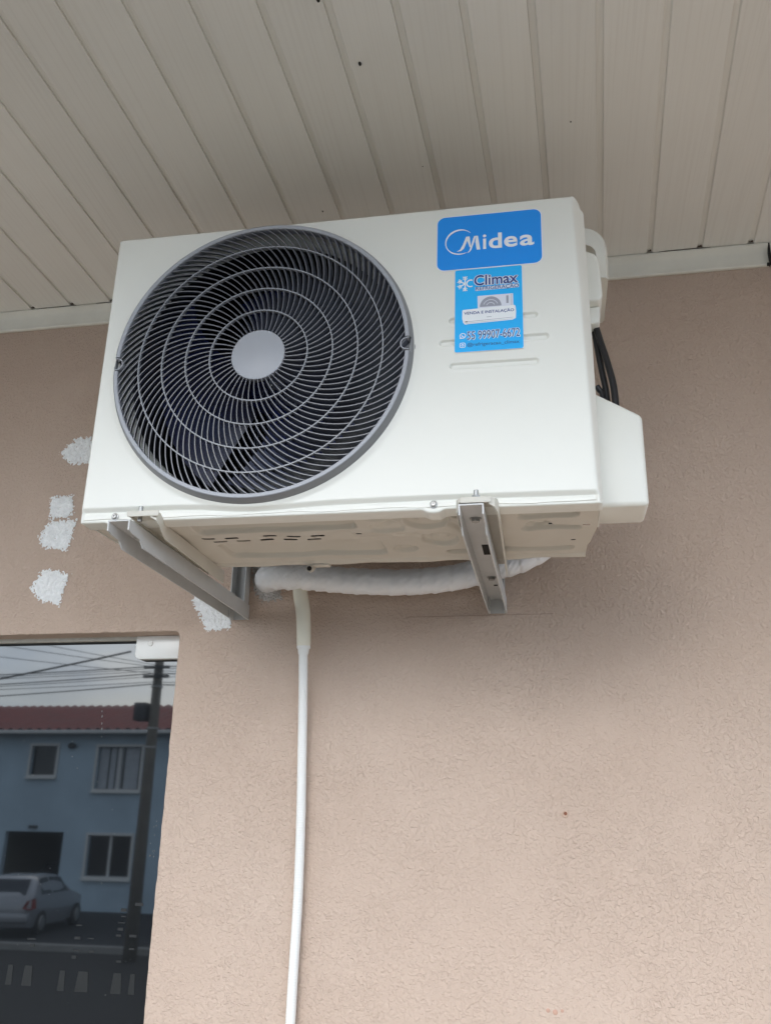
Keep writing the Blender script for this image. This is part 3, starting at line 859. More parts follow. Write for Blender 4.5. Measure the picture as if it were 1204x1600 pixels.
def fit_text(name, body, x0, x1, z0, z1, mat, parent, y, bold=0.0, thick=0.0, skew=0.0, font_shear=0.0, outline=None):
    cu = bpy.data.curves.new(name, 'FONT'); cu.body = body; cu.size = 1.0
    cu.offset = bold; cu.shear = font_shear; cu.resolution_u = 4
    ob = bpy.data.objects.new(name, cu); COL.objects.link(ob)
    dg = bpy.context.evaluated_depsgraph_get(); dg.update()
    me = bpy.data.meshes.new_from_object(ob.evaluated_get(dg))
    bpy.data.objects.remove(ob); bpy.data.curves.remove(cu)
    co = np.zeros(len(me.vertices) * 3); me.vertices.foreach_get('co', co); co = co.reshape(-1, 3)
    mn, mx = co.min(0), co.max(0)
    u = (co[:, 0] - mn[0]) / (mx[0] - mn[0]); v = (co[:, 1] - mn[1]) / (mx[1] - mn[1])
    zz = z0 + v * (z1 - z0); new = np.stack([x0 + u * (x1 - x0) + .0105 * zz, np.full(len(u), y), zz - .0013], -1)
    me.vertices.foreach_set('co', new.ravel()); me.materials.clear(); me.update()
    return part(name, me, mat, parent)

def rr_outline(x0, x1, z0, z1, r, n=8):
    pts = []
    for cx, cz, a0 in ((x1 - r, z1 - r, 0), (x0 + r, z1 - r, 90), (x0 + r, z0 + r, 180), (x1 - r, z0 + r, 270)):
        for k in range(n + 1):
            a = math.radians(a0 + 90 * k / n); pts.append((cx + r * math.cos(a), cz + r * math.sin(a)))
    return pts

def plate(name, pts, y, t, mat, parent=None):
    return part(name, bm_mesh(name, prism_bm([DEC(*p_) for p_ in pts], 'y', y, y + t)), mat, parent)

def flat(name, polys, y, mat, parent):
    bm = bmesh.new()
    for n_, p_ in enumerate(polys): bm.faces.new([bm.verts.new((a, y - .000002 * n_, b_)) for a, b_ in (DEC(*v_) for v_ in p_)])
    me = bpy.data.meshes.new(name); bmesh.ops.triangulate(bm, faces=bm.faces[:]); bm.to_mesh(me); bm.free()
    return part(name, me, mat, parent)

def strip_polys(outer, inner):
    return [(outer[i], outer[i + 1], inner[i + 1], inner[i]) for i in range(len(outer) - 1)]

def stickers():
    ys = YF - .0011
    lp = plate('logo_sticker', rr_outline(.5636, .7344, .4090, .5143, .0135), ys, .0007, M['white_print'])
    lp['label'] = 'blue maker logo sticker with white lettering'
    y1 = ys - .0001
    plate('sticker_field', rr_outline(.5648, .7332, .4102, .5131, .0125), y1, .00005, M['blue'], lp)
    y2 = y1 - .0002
    fit_text('lettering', 'i', .6392, .6448, .4447, .4727, M['white_print'], lp, y2, bold=.012)
    fit_text('lettering', 'd', .6487, .6700, .4444, .4738, M['white_print'], lp, y2, bold=.022)
    fit_text('lettering', 'e', .6732, .6950, .4443, .4650, M['white_print'], lp, y2, bold=.022)
    fit_text('lettering', 'a', .6985, .7213, .4443, .4650, M['white_print'], lp, y2, bold=.022)
    # crescent swoosh that runs into the capital M
    cx, cz = .6015, .4625
    o_, i_ = [], []
    for k in range(41):
        a = math.radians(42 + (298 - 42) * k / 40)
        wgt = math.sin(math.pi * k / 40) ** .6
        tk = .0008 + .0026 * (math.exp(-((k - 10) / 9) ** 2) + .9 * math.exp(-((k - 36) / 7) ** 2)) * wgt
        o_.append((cx + .0238 * math.cos(a), cz + .0246 * math.sin(a)))
        i_.append((cx + (.0238 - tk) * math.cos(a) + .0004, cz + (.0246 - tk) * math.sin(a)))
    polys = strip_polys(o_, i_)
    # M: swept left stroke, two diagonals, right stem
    L_ = [(.5965, .4440), (.6020, .4475), (.6065, .4560), (.6100, .4660), (.6118, .4716)]
    R_ = [(.6040, .4448), (.6085, .4490), (.6118, .4575), (.6145, .4650), (.6172, .4716)]
    polys += strip_polys(L_, R_)
    polys += [((.6118, .4716), (.6176, .4716), (.6200, .4520), (.6178, .4500))]
    polys += [((.6178, .4500), (.6200, .4560), (.6256, .4716), (.6242, .4690))]
    L2 = [(.6130, .4398), (.6172, .4440), (.6205, .4540), (.6232, .4640), (.6250, .4716)]
    R2 = [(.6172, .4412), (.6205, .4455), (.6235, .4550), (.6262, .4640), (.6285, .4716)]
    polys += strip_polys(L2, R2)
    polys += [((.6270, .4600), (.6285, .4716), (.6312, .4716), (.6350, .4446), (.6292, .4446))]
    o2 = [(cx + .0240 * math.cos(math.radians(a)), cz + .0250 * math.sin(math.radians(a))) for a in range(285, 331, 5)]
    i2 = [(cx + (.0222 - .0004) * math.cos(math.radians(a)), cz + .0226 * math.sin(math.radians(a))) for a in range(285, 331, 5)]
    flat('emblem', polys, y2, M['white_print'], lp)

    # installer's sticker
    cp = plate('installer_sticker', rr_outline(.5940, .7012, .2575, .4086, .0035), ys, .0007, M['white_print'])
    cp['label'] = 'bright blue installer sticker with a phone number, below the logo'
    plate('sticker_field', rr_outline(.5944, .7008, .2580, .4082, .0032), y1, .00005, M['cyan'], cp)
    ya, yb, yc = y1 - .0002, y1 - .0003, y1 - .0004
    for dx, dz in ((-.0010, 0), (.0010, 0), (0, .0010), (0, -.0010), (.0008, .0008), (-.0008, -.0008), (.0008, -.0008), (-.0008, .0008)):
        k = abs(dx) * 10 + dz * .01
        fit_text('lettering', 'Climax', .6250 + dx, .6942 + dx, .3765 + dz, .3957 + dz, M['white_print'], cp, ya - abs(dx) * .05 - (dz + .001) * .01, bold=.02)
    fit_text('lettering', 'Climax', .6250, .6942, .3765, .3957, M['navy'], cp, yc, bold=.014)
    flat('text_backing', [((.6268, .3668), (.6956, .3676), (.6960, .3746), (.6266, .3740))], ya + .00006, M['pale'], cp)
    fit_text('lettering', 'REFRIGERA\u00c7\u00c3O', .6275, .6953, .3662, .3756, M['steel_blue'], cp, yc, bold=.012)
    # snowflake whose right arm is a C
    fl = []
    def bar(x0, z0, x1, z1, w):
        d = np.array([x1 - x0, z1 - z0]); d /= np.linalg.norm(d); n_ = np.array([-d[1], d[0]]) * w / 2
        a, b_ = np.array([x0, z0]), np.array([x1, z1]); fl.append([tuple(a + n_), tuple(a - n_), tuple(b_ - n_), tuple(b_ + n_)])
    sx, sz = .6105, .3818; R = .0136
    for a in (90, 270, 150, 210, 180):
        if a == 180: continue
        c_, s_ = math.cos(math.radians(a)), math.sin(math.radians(a))
        rr = R if a in (90, 270) else R * .92
        bar(sx, sz, sx + rr * c_, sz + rr * s_, .0020)
        for b2 in (-48, 48):
            for q_ in (.5, .75):
                bx, bz = sx + rr * q_ * c_, sz + rr * q_ * s_
                bar(bx, bz, bx + .0048 * math.cos(math.radians(a + b2)), bz + .0048 * math.sin(math.radians(a + b2)), .0015)
    flat('emblem', fl, ya, M['white_print'], cp)
    arc_o = [(.6192 + .0072 * math.cos(math.radians(a)), sz + .0072 * math.sin(math.radians(a))) for a in range(60, 301, 12)]
    arc_i = [(.6192 + .0050 * math.cos(math.radians(a)), sz + .0050 * math.sin(math.radians(a))) for a in range(60, 301, 12)]
    flat('emblem', strip_polys(arc_o, arc_i), yb, M['white_print'], cp)
    # drawing of an outdoor and an indoor unit
    flat('picture', [((.6302, .3572), (.6862, .3572), (.6866, .3330), (.6306, .3330))], ya, M['pale'], cp)
    half = [(.6508 + .0170 * math.cos(math.radians(a)), .3365 + .0180 * math.sin(math.radians(a))) for a in range(0, 181, 10)]
    flat('picture', [half], yb, M['grey_print'], cp)
    flat('picture', [[(.6508 + r_ * math.cos(math.radians(a)), .3365 + r_ * 1.06 * math.sin(math.radians(a))) for a in list(range(20, 161, 10))] +
                     [(.6508 + (r_ - .0009) * math.cos(math.radians(a)), .3365 + (r_ - .0009) * 1.06 * math.sin(math.radians(a))) for a in list(range(160, 19, -10))] for r_ in (.012, .007)], yc, M['pale'], cp)
    flat('picture', [((.6755, .3400), (.6790, .3400), (.6790, .3540), (.6755, .3540))], yb, M['grey_print'], cp)
    flat('picture', [((.6833, .3340), (.6839, .3340), (.6839, .3560), (.6833, .3560))], yb, M['grey_print'], cp)
    body = [(.6062, .3320), (.6072, .3336), (.6880, .3356), (.6896, .3340), (.6906, .3240), (.6898, .3120), (.6850, .3092), (.6150, .3072), (.6120, .3065), (.6098, .3072), (.6075, .3105), (.6060, .3180)]
    flat('picture', [body], yb - .00005, M['white_print'], cp)
    flat('picture', [((.6098, .3118), (.6860, .3140), (.6860, .3134), (.6098, .3110))], yc, M['grey_print'], cp)
    flat('picture', [((.6112, .3092), (.6850, .3110), (.6850, .3106), (.6112, .3086))], yc, M['grey_print'], cp)
    flat('picture', [((.6110, .3122), (.6145, .3123), (.6145, .3106), (.6110, .3106))], yc - .0001, M['black_print'], cp)
    flat('picture', [((.6445, .3180), (.6520, .3182), (.6520, .3174), (.6445, .3172))], yc, M['grey_print'], cp)
    fit_text('lettering', 'VENDA E INSTALA\u00c7\u00c3O', .6088, .6872, .3232, .3306, M['navy'], cp, yc - .0001, bold=.016)
    # phone number with a white edge
    for dx, dz, e in ((.0009, -.0007, 0), (-.0006, .0006, 1), (.0006, .0006, 2)):
        fit_text('lettering', '55 99907-6672', .6138 + dx, .6956 + dx, .2788 + dz, .2941 + dz, M['white_print'], cp, ya - e * .00003, bold=.012)
    fit_text('lettering', '55 99907-6672', .6138, .6956, .2788, .2941, M['steel_blue'], cp, yc, bold=.010)
    fit_text('lettering', '@refrigeracao_climax', .6140, .6946, .2655, .2735, M['steel_blue'], cp, yc, bold=.006)
    def ringp(cx, cz, r, t, n=24):
        o_ = [(cx + r * math.cos(2 * math.pi * k / n), cz + r * math.sin(2 * math.pi * k / n)) for k in range(n + 1)]
        i_ = [(cx + (r - t) * math.cos(2 * math.pi * k / n), cz + (r - t) * math.sin(2 * math.pi * k / n)) for k in range(n + 1)]
        return strip_polys(o_, i_)
    wa = ringp(.6070, .2868, .0050, .0012) + [((.6022, .2815), (.6060, .2822), (.6028, .2850))]
    wa += [[(.6045, .2884), (.6057, .2890), (.6062, .2872), (.6076, .2856), (.6092, .2853), (.6096, .2842), (.6082, .2838), (.6058, .2852)]]
    flat('emblem', wa, ya, M['white_print'], cp)
    ro = rr_outline(.6021, .6113, .2657, .2745, .0026, 5); ri = rr_outline(.6031, .6103, .2667, .2735, .0018, 5)
    ig = strip_polys(ro + ro[:1], ri + ri[:1]) + ringp(.6067, .2701, .0022, .0010, 14)
    flat('emblem', ig, ya, M['white_print'], cp)
stickers()

# ------------------------------------------------------------------ wall brackets
def bracket(label, tip, foot, rod_x, holes):
    yt = YF - .035
    b_ = empty('wall_bracket', (foot, -.001, -.0396))
    tag(b_, label, 'bracket', 'steel brackets carrying the outdoor unit')
    o = b_.location
    zt = -.0088; w = .0184; t = .0022
    def xc(y): return tip + (foot - tip) * (y - yt) / (0 - yt)
    bm = bmesh.new(); secs = []
    for y, h in ((yt, .0165), (yt + .012, .019), (yt + .040, .0205), (yt + .052, .0307), (-.0005, .0309)):
        c = xc(y); ww = w if y > yt + .02 else w - .0004
        pts = [(c - ww, zt), (c + ww, zt), (c + ww, zt - h), (c + ww - t, zt - h), (c + ww - t, zt - t), (c - ww + t, zt - t), (c - ww + t, zt - h), (c - ww, zt - h)]
        secs.append([bm.verts.new((p_[0], y, p_[1])) for p_ in pts])
    for a_, c_ in zip(secs[:-1], secs[1:]):
        for j in range(8): bm.faces.new((a_[j], a_[(j + 1) % 8], c_[(j + 1) % 8], c_[j]))
    bm.faces.new(secs[0]); bm.faces.new(secs[-1][::-1])
    link_mesh('arm', bm_mesh('arm', bm, angle=30), M['galv'], b_, o)
    # upright channel on the wall, open to the room
    ww = w - t - .0003; c = foot
    pts = [(c - ww, -.0008), (c + ww, -.0008), (c + ww, -.030), (c + ww - t, -.030), (c + ww - t, -.003), (c - ww + t, -.003), (c - ww + t, -.030), (c - ww, -.030)]
    link_mesh('upright', bm_mesh('upright', prism_bm(pts, 'z', -.0394, .30), angle=30), M['galv'], b_, o)
    for (hx, hy, kind) in holes:
        if kind == 'slot':
            box('slot', M['hole'], b_, o, hx - .0055, hx + .0055, hy - .028, hy + .028, zt - t - .0004, zt - t + .0010)
        elif kind == 'small':
            box('slot', M['hole'], b_, o, hx - .0035, hx + .0035, hy - .004, hy + .004, zt - t - .0004, zt - t + .0010)
        else:
            bo = bmesh.new()
            bmesh.ops.create_cone(bo, cap_ends=True, segments=6, radius1=.0066, radius2=.0066, depth=.005)
            bmesh.ops.bevel(bo, geom=bo.edges[:], offset=.0006, segments=1, affect='EDGES')
            for v in bo.verts: v.co += Vector((hx, hy, zt - t - .0030))
            wz = bmesh.new(); bmesh.ops.create_cone(wz, cap_ends=True, segments=24, radius1=.0088, radius2=.0088, depth=.0012)
            for v in wz.verts: v.co += Vector((hx, hy, zt - t - .0007))
            bt = link_mesh('bolt', bm_mesh('bolt', bo), M['zinc'], b_, o)
            link_mesh('washer', bm_mesh('washer', wz, angle=40), M['zinc'], bt, o)
    rod = link_mesh('threaded_rod', tube_mesh('threaded_rod', [(rod_x, YF - .020, -.0080 + .0006 * i) for i in range(42)], .0036, 12, True,
                    lambda s, a: 1 + .07 * math.sin(2 * math.pi * s / .00125 + a)), M['zinc'], b_, o)
    nb = bmesh.new(); bmesh.ops.create_cone(nb, cap_ends=True, segments=6, radius1=.0066, radius2=.0066, depth=.0045)
    for v in nb.verts: v.co += Vector((rod_x, YF - .020, .0056))
    link_mesh('nut', bm_mesh('nut', nb), M['zinc'], b_, o)
bracket('grey steel wall bracket beside the pipe hole, nearer the glass window', .0866, .0890, .1130, [(.0866, -.4950, 'bolt')])
bracket('grey steel wall bracket crossing in front of the wrapped pipe, slotted underside showing', .6225, .6265, .6290,
        [(.6240, -.5030, 'bolt'), (.6285, -.345, 'slot'), (.6262, -.1720, 'bolt'), (.6300, -.1150, 'small')])

# ------------------------------------------------------------------ insulated pipe and drain hose
def pipes():
    p_ = empty('insulated_pipe', (.155, -.005, .045))
    tag(p_, 'thick white tape wrapped pipe from the wall hole to the unit', 'pipe')
    path = catmull([(px_ - .006, py_, pz_ - .002) for px_, py_, pz_ in [(.150, .030, .048), (.154, -.008, .047), (.172, -.040, .043), (.215, -.055, .0375), (.2600, -.060, .0335), (.3545, -.060, .0225), (.467, -.060, .0175), (.5527, -.060, .0240),
                    (.6374, -.062, .0420), (.7000, -.070, .0600), (.755, -.085, .0950), (.790, -.13, .125), (.818, -.24, .13), (.836, -.40, .125)]], 26)
    rad = np.interp(np.linspace(0, 1, len(path)), [0, .05, .12, .2, .45, .62, .72, 1], [.030, .029, .0275, .0262, .0258, .0252, .0245, .022])
    def wrap(s, a):
        ph = (s / .030 + .95 * a / (2 * math.pi) + .75 * nz(s * 15, 1.7)) % 1.0
        step = .085 * (1 - ph) * (1 - math.exp(-ph * 34)) if ph > .0 else 0
        fold = .075 * nz(s * 170 + a * 5, a * 1.1, 3.0) - .045 * max(0, .12 - abs(nz(s * 190 + a * 7, a * .6, 9.0))) / .12 * (1.0 if s < .16 else .35) + .03 * nz(s * 24, a * .7, 6.0)
        return .97 + step + fold
    link_mesh('tape_wrap', tube_mesh('tape_wrap', path, rad, 56, True, wrap), M['tape'], p_, p_.location)

    d = empty('drain_hose', (.249, -.02, GZ))
    tag(d, 'thin white ribbed drain hose hanging down the beige wall', 'hose')
    HX = lambda a: [(x - .0075, y, z * 1.032 - .0045) for x, y, z in a]
    sp = catmull(HX([(.2345, -.046, .030), (.2365, -.042, .005), (.2420, -.036, -.030), (.2442, -.032, -.070), (.2448, -.030, -.0985)]), 10)
    sr = np.interp(np.linspace(0, 1, len(sp)), [0, .3, .93, .965, 1], [.0150, .0152, .0142, .0140, .0118])
    link_mesh('sleeve', tube_mesh('sleeve', sp, sr, 28), M['sleeve'], d, d.location)
    hp = [(.2448, -.030, -.0945), (.2446, -.0295, -.099), (.2446, -.029, -.1125), (.2448, -.028, -.125), (.2462, -.024, -.18), (.2480, -.016, -.30), (.2508, -.0135, -.42), (.2518, -.0125, -.55), (.2496, -.0125, -.66), (.2480, -.012, -.76), (.247, -.012, -1.0), (.247, -.012, -1.4), (.247, -.012, (GZ + .0065) / 1.032)]
    base = catmull(HX(hp), 60)
    seg = np.concatenate([[0], np.cumsum(np.linalg.norm(np.diff(base, axis=0), axis=1))])
    tot = seg[-1]; st = np.arange(0, tot, .00115)
    pp = np.stack([np.interp(st, seg, base[:, k]) for k in range(3)], -1)
    rr = np.where(st < .006, .0134, np.where(st < .018, np.interp(st, [.006, .018], [.0118, .0100]), .0090))
    def rib(s, a): return 1.0 + (.022 * math.sin(2 * math.pi * s / .0046) if s > .02 else (.03 if s < .006 else 0))
    link_mesh('hose', tube_mesh('hose', pp, rr, 14, True, rib), M['hose'], d, d.location)
pipes()

# ------------------------------------------------------------------ across the street (seen mirrored in the glass)
def street():
    M['house_blue'] = simple('house_blue', (0.42, 0.53, 0.61), 0.8, var=0.14, vscale=0.7)
    M['roof_red'] = simple('roof_red', (0.22, 0.045, 0.036), 0.7, var=0.25, vscale=1.5)
    M['white_frame'] = simple('white_frame', (0.62, 0.62, 0.60), 0.5)
    M['pane'] = simple('house_pane', (0.02, 0.022, 0.024), 0.08)
    M['curtain'] = simple('curtain', (0.42, 0.45, 0.48), 0.7, var=0.15, vscale=6)
    M['pole_conc'] = simple('pole_concrete', (0.17, 0.155, 0.13), 0.9, var=0.2, vscale=4)
    M['box_dark'] = simple('box_dark', (0.05, 0.052, 0.055), 0.6)
    Y = -27.0; Z0 = SZ
    h = empty('house', (-17, Y - 4, Z0))
    tag(h, 'two storey light blue house with a red roof across the street', 'house')
    o = h.location
    ops = [(-16.88, -15.94, 1.00, 1.96), (-14.42, -12.84, 0.56, 1.93), (-14.40, -12.88, -2.15, -0.90), (-17.44, -15.32, Z0, -0.82),
           (-20.6, -19.0, 0.56, 1.93), (-20.8, -19.3, -2.15, -.90), (-10.6, -9.0, 0.56, 1.93), (-7.2, -5.7, 0.56, 1.93), (-7.2, -5.7, -2.15, -.90), (-1.9, -.4, 0.56, 1.93), (-2.4, -.3, -2.15, -.90)]
    # front wall with real openings: cut into a lattice of cells
    bx = sorted(set([-25.0, 4.0] + [v for q in ops for v in q[:2]])); bz = sorted(set([Z0, 2.38] + [v for q in ops for v in q[2:]]))
    bm = bmesh.new()
    for i in range(len(bx) - 1):
        for j in range(len(bz) - 1):
            cx, cz = (bx[i] + bx[i + 1]) / 2, (bz[j] + bz[j + 1]) / 2
            if any(q[0] < cx < q[1] and q[2] < cz < q[3] for q in ops): continue
            bm.faces.new([bm.verts.new((x, Y, z)) for x, z in ((bx[i], bz[j]), (bx[i + 1], bz[j]), (bx[i + 1], bz[j + 1]), (bx[i], bz[j + 1]))])
    bmesh.ops.remove_doubles(bm, verts=bm.verts[:], dist=1e-4)
    ex = bmesh.ops.extrude_face_region(bm, geom=bm.faces[:])
    for v in [g for g in ex['geom'] if isinstance(g, bmesh.types.BMVert)]: v.co.y -= .2
    box_bm(-25.0, -24.8, Y - 8, Y - .2, Z0, 2.38, 0, 1, bm); box_bm(3.8, 4.0, Y - 8, Y - .2, Z0, 2.38, 0, 1, bm); box_bm(-25, 4.0, Y - 8.2, Y - 8, Z0, 2.38, 0, 1, bm)
    box_bm(-24.8, 3.8, Y - 8, Y - .21, -.30, -.15, 0, 1, bm)
    link_mesh('wall', bm_mesh('wall', bm), M['house_blue'], h, o)
    for k, (x0, x1, z0, z1) in enumerate(ops):
        if z0 == Z0: continue
        f = bmesh.new(); t = .085
        for a in ((x0 - t, x1 + t, z1, z1 + t), (x0 - t, x1 + t, z0 - t, z0), (x0 - t, x0, z0, z1), (x1, x1 + t, z0, z1)): box_bm(a[0], a[1], Y, Y + .05, a[2], a[3], 0, 1, f)
        if x1 - x0 > 1.2: box_bm((x0 + x1) / 2 - .04, (x0 + x1) / 2 + .04, Y - .12, Y - .06, z0, z1, 0, 1, f)
        box_bm(x0 - t, x1 + t, Y, Y + .12, z0 - t - .05, z0 - t, 0, 1, f)
        wf = link_mesh('window', bm_mesh('window', f), M['white_frame'], h, o)
        box('pane', M['pane'], wf, o, x0, x1, Y - .15, Y - .13, z0, z1)
        if k in (1, 4, 7):
            n = 40; X = np.linspace(x0 + .03, x1 - .03, n); X, Zc = np.meshgrid(X, np.array([z0 + .02, z1 - .02]))
            link_mesh('curtain', grid_mesh('curtain', X, Y - .125 + .008 * np.sin(X * 17 + 2 * np.sin(X * 5)), Zc), M['curtain'], wf, o)
    # garage inside
    g_ = bmesh.new()
    gx0, gx1, gt = -17.7, -15.1, -.31
    for q in (((gx0, Y - .21, Z0 + .01), (gx1, Y - .21, Z0 + .01), (gx1, Y - 6, Z0 + .01), (gx0, Y - 6, Z0 + .01)), ((gx0, Y - 6, Z0), (gx1, Y - 6, Z0), (gx1, Y - 6, gt), (gx0, Y - 6, gt)),
              ((gx0, Y - .21, Z0), (gx0, Y - 6, Z0), (gx0, Y - 6, gt), (gx0, Y - .21, gt)), ((gx1, Y - .21, Z0), (gx1, Y - 6, Z0), (gx1, Y - 6, gt), (gx1, Y - .21, gt))):
        g_.faces.new([g_.verts.new(p_) for p_ in q])
    link_mesh('garage_lining', bm_mesh('garage_lining', g_), simple('garage', (.16, .15, .12), .9), h, o)
    box('wall_lamp', M['box_dark'], h, o, -16.6, -16.28, Y + .01, Y + .08, -.72, -.62, .02)
    # corrugated roof sheet and gutter
    xs = np.arange(-25.4, 4.4, .09); ys = np.array([Y + .45, Y - 4.3])
    X, Yy = np.meshgrid(xs, ys); Zr = np.interp(Yy, [Y - 4.3, Y + .45], [3.86, 2.48]) + .045 * np.sin(X * 2 * math.pi / .36)
    r_ = link_mesh('roof', grid_mesh('roof', X, Yy, Zr), M['roof_red'], h, o)
    X, Yy = np.meshgrid(xs, np.array([Y - 4.3, Y - 8.6])); Zr = np.interp(Yy, [Y - 8.6, Y - 4.3], [2.5, 3.86]) + .045 * np.sin(X * 2 * math.pi / .36)
    link_mesh('roof', grid_mesh('roof', X, Yy, Zr), M['roof_red'], h, o)
    box('gutter', M['white_frame'], h, o, -25.4, 4.4, Y + .40, Y + .53, 2.33, 2.45, .02)
    bmg = bmesh.new(); bmesh.ops.create_icosphere(bmg, subdivisions=2, radius=.10)
    for v in bmg.verts: v.co = Vector((v.co.x * 1.6 - 15.38, v.co.y * .8 + Y + .10, v.co.z + 1.96))
    link_mesh('wall_fixture', bm_mesh('wall_fixture', bmg), M['box_dark'], h, o)

    # utility pole
    p_ = empty('utility_pole', (-8.50, -18.2, SZ))
    tag(p_, 'round concrete utility pole with a box near its top, in front of the blue house', 'pole')
    px, py = -8.50, -18.2
    link_mesh('shaft', tube_mesh('shaft', [(px, py, SZ - .15), (px, py, 0.5), (px, py, 5.6)], [.155, .130, .085], 20), M['pole_conc'], p_, p_.location)
    box('transformer', M['box_dark'], p_, p_.location, px - .46, px - .14, py - .16, py + .18, 1.80, 2.22, .03)
    for z in (2.80, 3.02): box('bracket', M['box_dark'], p_, p_.location, px - .32, px + .32, py + .08, py + .14, z, z + .07)
    for z in (2.6, 1.63, 1.2): link_mesh('band', lathe_like(px, py, z), M['zinc'], p_, p_.location)
    wires = [(-8.7, 3.08, 3.00, .30), (-8.7, 3.02, 2.80, .32), (-8.7, 2.95, 2.62, .34), (-8.7, 2.88, 2.45, .30), (-8.7, 2.80, 2.28, .30), (-8.7, 2.66, 2.10, .26), (-8.7, 2.60, 2.20, .36)]
    order = ['topmost', 'second from the top', 'third from the top', 'fourth from the top', 'fifth from the top', 'second from the bottom', 'lowest']
    for i, (x0, z0, z1, sag) in enumerate(wires):
        pts = [(px + (20 - px) * t, py + .12 + .05 * i, z0 + .3 * t - 4 * sag * t * (1 - t)) for t in np.linspace(1, 0, 24)]
        for t in np.linspace(0, 1, 24)[1:]:
            pts.append((px + (-30 - px) * t, py + .12 + .05 * i + 1.2 * t * (i % 3 - 1), z0 + (z1 - z0 + .45) * t - 4 * sag * t * (1 - t)))
        e = link_mesh('power_line', tube_mesh('power_line', pts, .008 if i % 3 else .014, 6), M['box_dark'], None)
        tag(e, 'dark cable past the blue house, %s where it meets the pole' % order[i], 'cable', 'overhead cables along the street')
    names = ('lowest', 'middle', 'highest')
    for i, (a, b_) in enumerate((((-8.45, -18.1, 2.9), (-24, -11.0, 4.6)), ((-8.45, -18.1, 3.05), (-22, -13.0, 5.2)), ((-8.45, -18.1, 3.1), (-19, -14.0, 5.4)))):
        pts = [(np.array(a) + (np.array(b_) - np.array(a)) * t - np.array([0, 0, t * (1 - t)])) for t in np.linspace(0, 1, 20)]
        e = link_mesh('power_line', tube_mesh('power_line', pts, .008, 6), M['box_dark'], None)
        tag(e, 'thin dark cable rising from the utility pole across the road, %s of the three' % names[i], 'cable', 'overhead cables crossing the road')
    pts = [np.array((-6.18, -12.0, 2.26)) + (np.array((-10.0, -12.0, 1.75)) - np.array((-6.18, -12.0, 2.26))) * 3.5 * t - np.array((0, 0, .2 * 4 * t * (1 - t))) for t in np.linspace(0, 1, 20)]
    e = link_mesh('power_line', tube_mesh('power_line', pts, .017, 6), M['box_dark'], None)
    tag(e, 'thick black service cable above the road, nearest the glass', 'cable')

def lathe_like(px, py, z):
    me = bpy.data.meshes.new('band')
    bm = bmesh.new(); bmesh.ops.create_cone(bm, cap_ends=True, segments=20, radius1=.14, radius2=.14, depth=.035)
    for v in bm.verts: v.co += Vector((px, py, z))
    bpy.data.meshes.remove(me)
    return bm_mesh('band', bm, angle=40)
street()

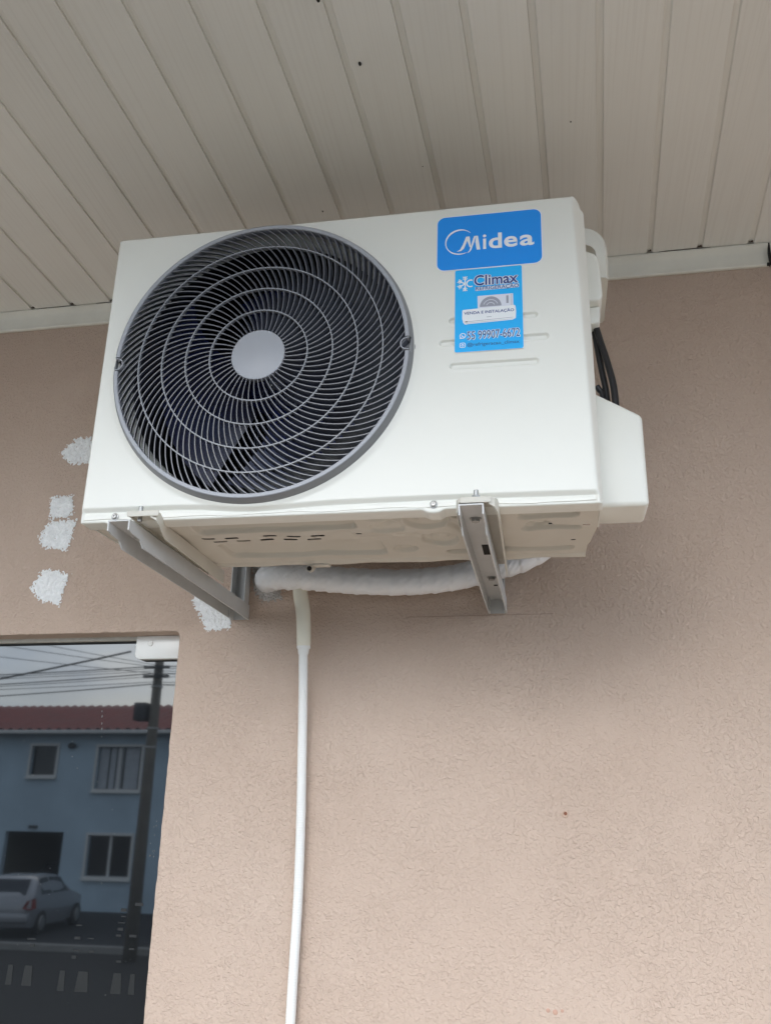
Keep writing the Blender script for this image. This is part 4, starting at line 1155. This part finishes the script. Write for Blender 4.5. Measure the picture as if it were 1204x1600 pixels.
def car(label, loc, rz, paint):
    """small hatchback, nose towards local -y, base at ground"""
    c = empty('car', loc, (0, 0, rz)); tag(c, label, 'car')
    L = 3.85
    # stations along the length (y from tail 0 to nose -L): sill, belt, roof heights and half widths
    st = [(0.00, .34, .72, .84, .70, .62), (-.05, .24, .86, .95, .78, .70), (-.22, .22, .92, 1.08, .81, .66), (-.50, .22, .93, 1.34, .82, .58), (-.80, .22, .93, 1.40, .825, .57),
          (-1.5, .22, .92, 1.42, .825, .57), (-2.0, .22, .91, 1.39, .825, .57), (-2.35, .22, .90, 1.22, .82, .60), (-2.75, .22, .89, .95, .815, .68), (-3.1, .22, .84, .87, .80, .70),
          (-3.6, .24, .74, .77, .75, .66), (-3.82, .30, .62, .65, .66, .60), (-3.85, .36, .55, .57, .60, .55)]
    rows = []
    for y, zs_, zb, zr, wb, wr in st:
        half = [(wb * .94, zs_), (wb, zs_ + (zb - zs_) * .45), (wb * .985, zb), (wb * .5 + wr * .5 + .02, zb + (zr - zb) * .55), (wr, zr - .03), (wr * .6, zr)]
        ring = [(-a, y, z) for a, z in half] + [(a, y, z) for a, z in half[::-1]]
        rows.append(ring)
    bm = bmesh.new(); vr = [[bm.verts.new(p_) for p_ in r] for r in rows]; m = len(vr[0])
    for a_, b_ in zip(vr[:-1], vr[1:]):
        for j in range(m): bm.faces.new((a_[j], a_[(j + 1) % m], b_[(j + 1) % m], b_[j]))
    bm.faces.new(vr[0]); bm.faces.new(vr[-1][::-1])
    me = bm_mesh('body', bm, angle=50)
    link_mesh('body', me, paint, c)
    gl = M['pane']
    def pane(name, pts, mat, off=.0):
        b2 = bmesh.new(); b2.faces.new([b2.verts.new(p_) for p_ in pts])
        b2.normal_update(); b2.faces.ensure_lookup_table()
        n = b2.faces[0].normal.copy()
        ctr = sum((Vector(p_) for p_ in pts), Vector()) / len(pts) - Vector((0, -1.9, .7))
        if n.dot(ctr) < 0: n = -n
        f = bmesh.ops.extrude_face_region(b2, geom=b2.faces[:])
        for v in [g for g in f['geom'] if isinstance(g, bmesh.types.BMVert)]: v.co += n * .012
        link_mesh(name, bm_mesh(name, b2), mat, c)
    for s in (1, -1):
        pane('side_window', [(s * .795, -1.28, .95), (s * .625, -1.22, 1.34), (s * .640, -.72, 1.32), (s * .795, -.60, .96)], gl)
        pane('side_window', [(s * .795, -2.42, .93), (s * .655, -2.05, 1.31), (s * .625, -1.32, 1.34), (s * .795, -1.38, .95)], gl)
        pane('tail_light', [(s * .80, .055, .64), (s * .865, -.20, .66), (s * .835, -.18, .90), (s * .70, .03, .84), (s * .62, .065, .68)], simple('tail_red', (.22, .02, .015), .25))
    pane('rear_window', [(-.60, -.10, .96), (.60, -.10, .96), (.54, -.46, 1.31), (-.54, -.46, 1.31)], gl)
    pane('number_plate', [(-.22, .035, .42), (.22, .035, .42), (.22, .035, .54), (-.22, .035, .54)], M['white_frame'])
    bb = box_bm(-.78, .78, -.10, .075, .34, .56, .05, 3)
    link_mesh('bumper', bm_mesh('bumper', bb, angle=40), paint, c)
    tyre_m = simple('tyre', (.02, .02, .02), .8)
    for y in (-.72, -3.15):
        for s in (1, -1):
            w = bmesh.new(); bmesh.ops.create_cone(w, cap_ends=True, segments=28, radius1=.29, radius2=.29, depth=.18)
            bmesh.ops.rotate(w, verts=w.verts[:], cent=(0, 0, 0), matrix=Matrix.Rotation(math.pi / 2, 3, 'Y'))
            for v in w.verts: v.co += Vector((s * .755, y, .29))
            wh = link_mesh('wheel', bm_mesh('wheel', w, angle=40), tyre_m, c)
            r2 = bmesh.new(); bmesh.ops.create_cone(r2, cap_ends=True, segments=20, radius1=.18, radius2=.16, depth=.02)
            bmesh.ops.rotate(r2, verts=r2.verts[:], cent=(0, 0, 0), matrix=Matrix.Rotation(math.pi / 2, 3, 'Y'))
            for v in r2.verts: v.co += Vector((s * .852, y, .29))
            link_mesh('rim', bm_mesh('rim', r2), M['zinc'], wh)
    return c
car('silver hatchback parked across the street with its tail to the glass', (-12.92, -20.0, SZ), math.radians(-8), simple('car_silver', (.27, .28, .30), .32, metal=.3, coat=.8))
car('dark car standing inside the open garage of the blue house', (-16.2, -28.2, SZ), math.radians(3), simple('car_dark', (.02, .02, .024), .3, coat=.6))
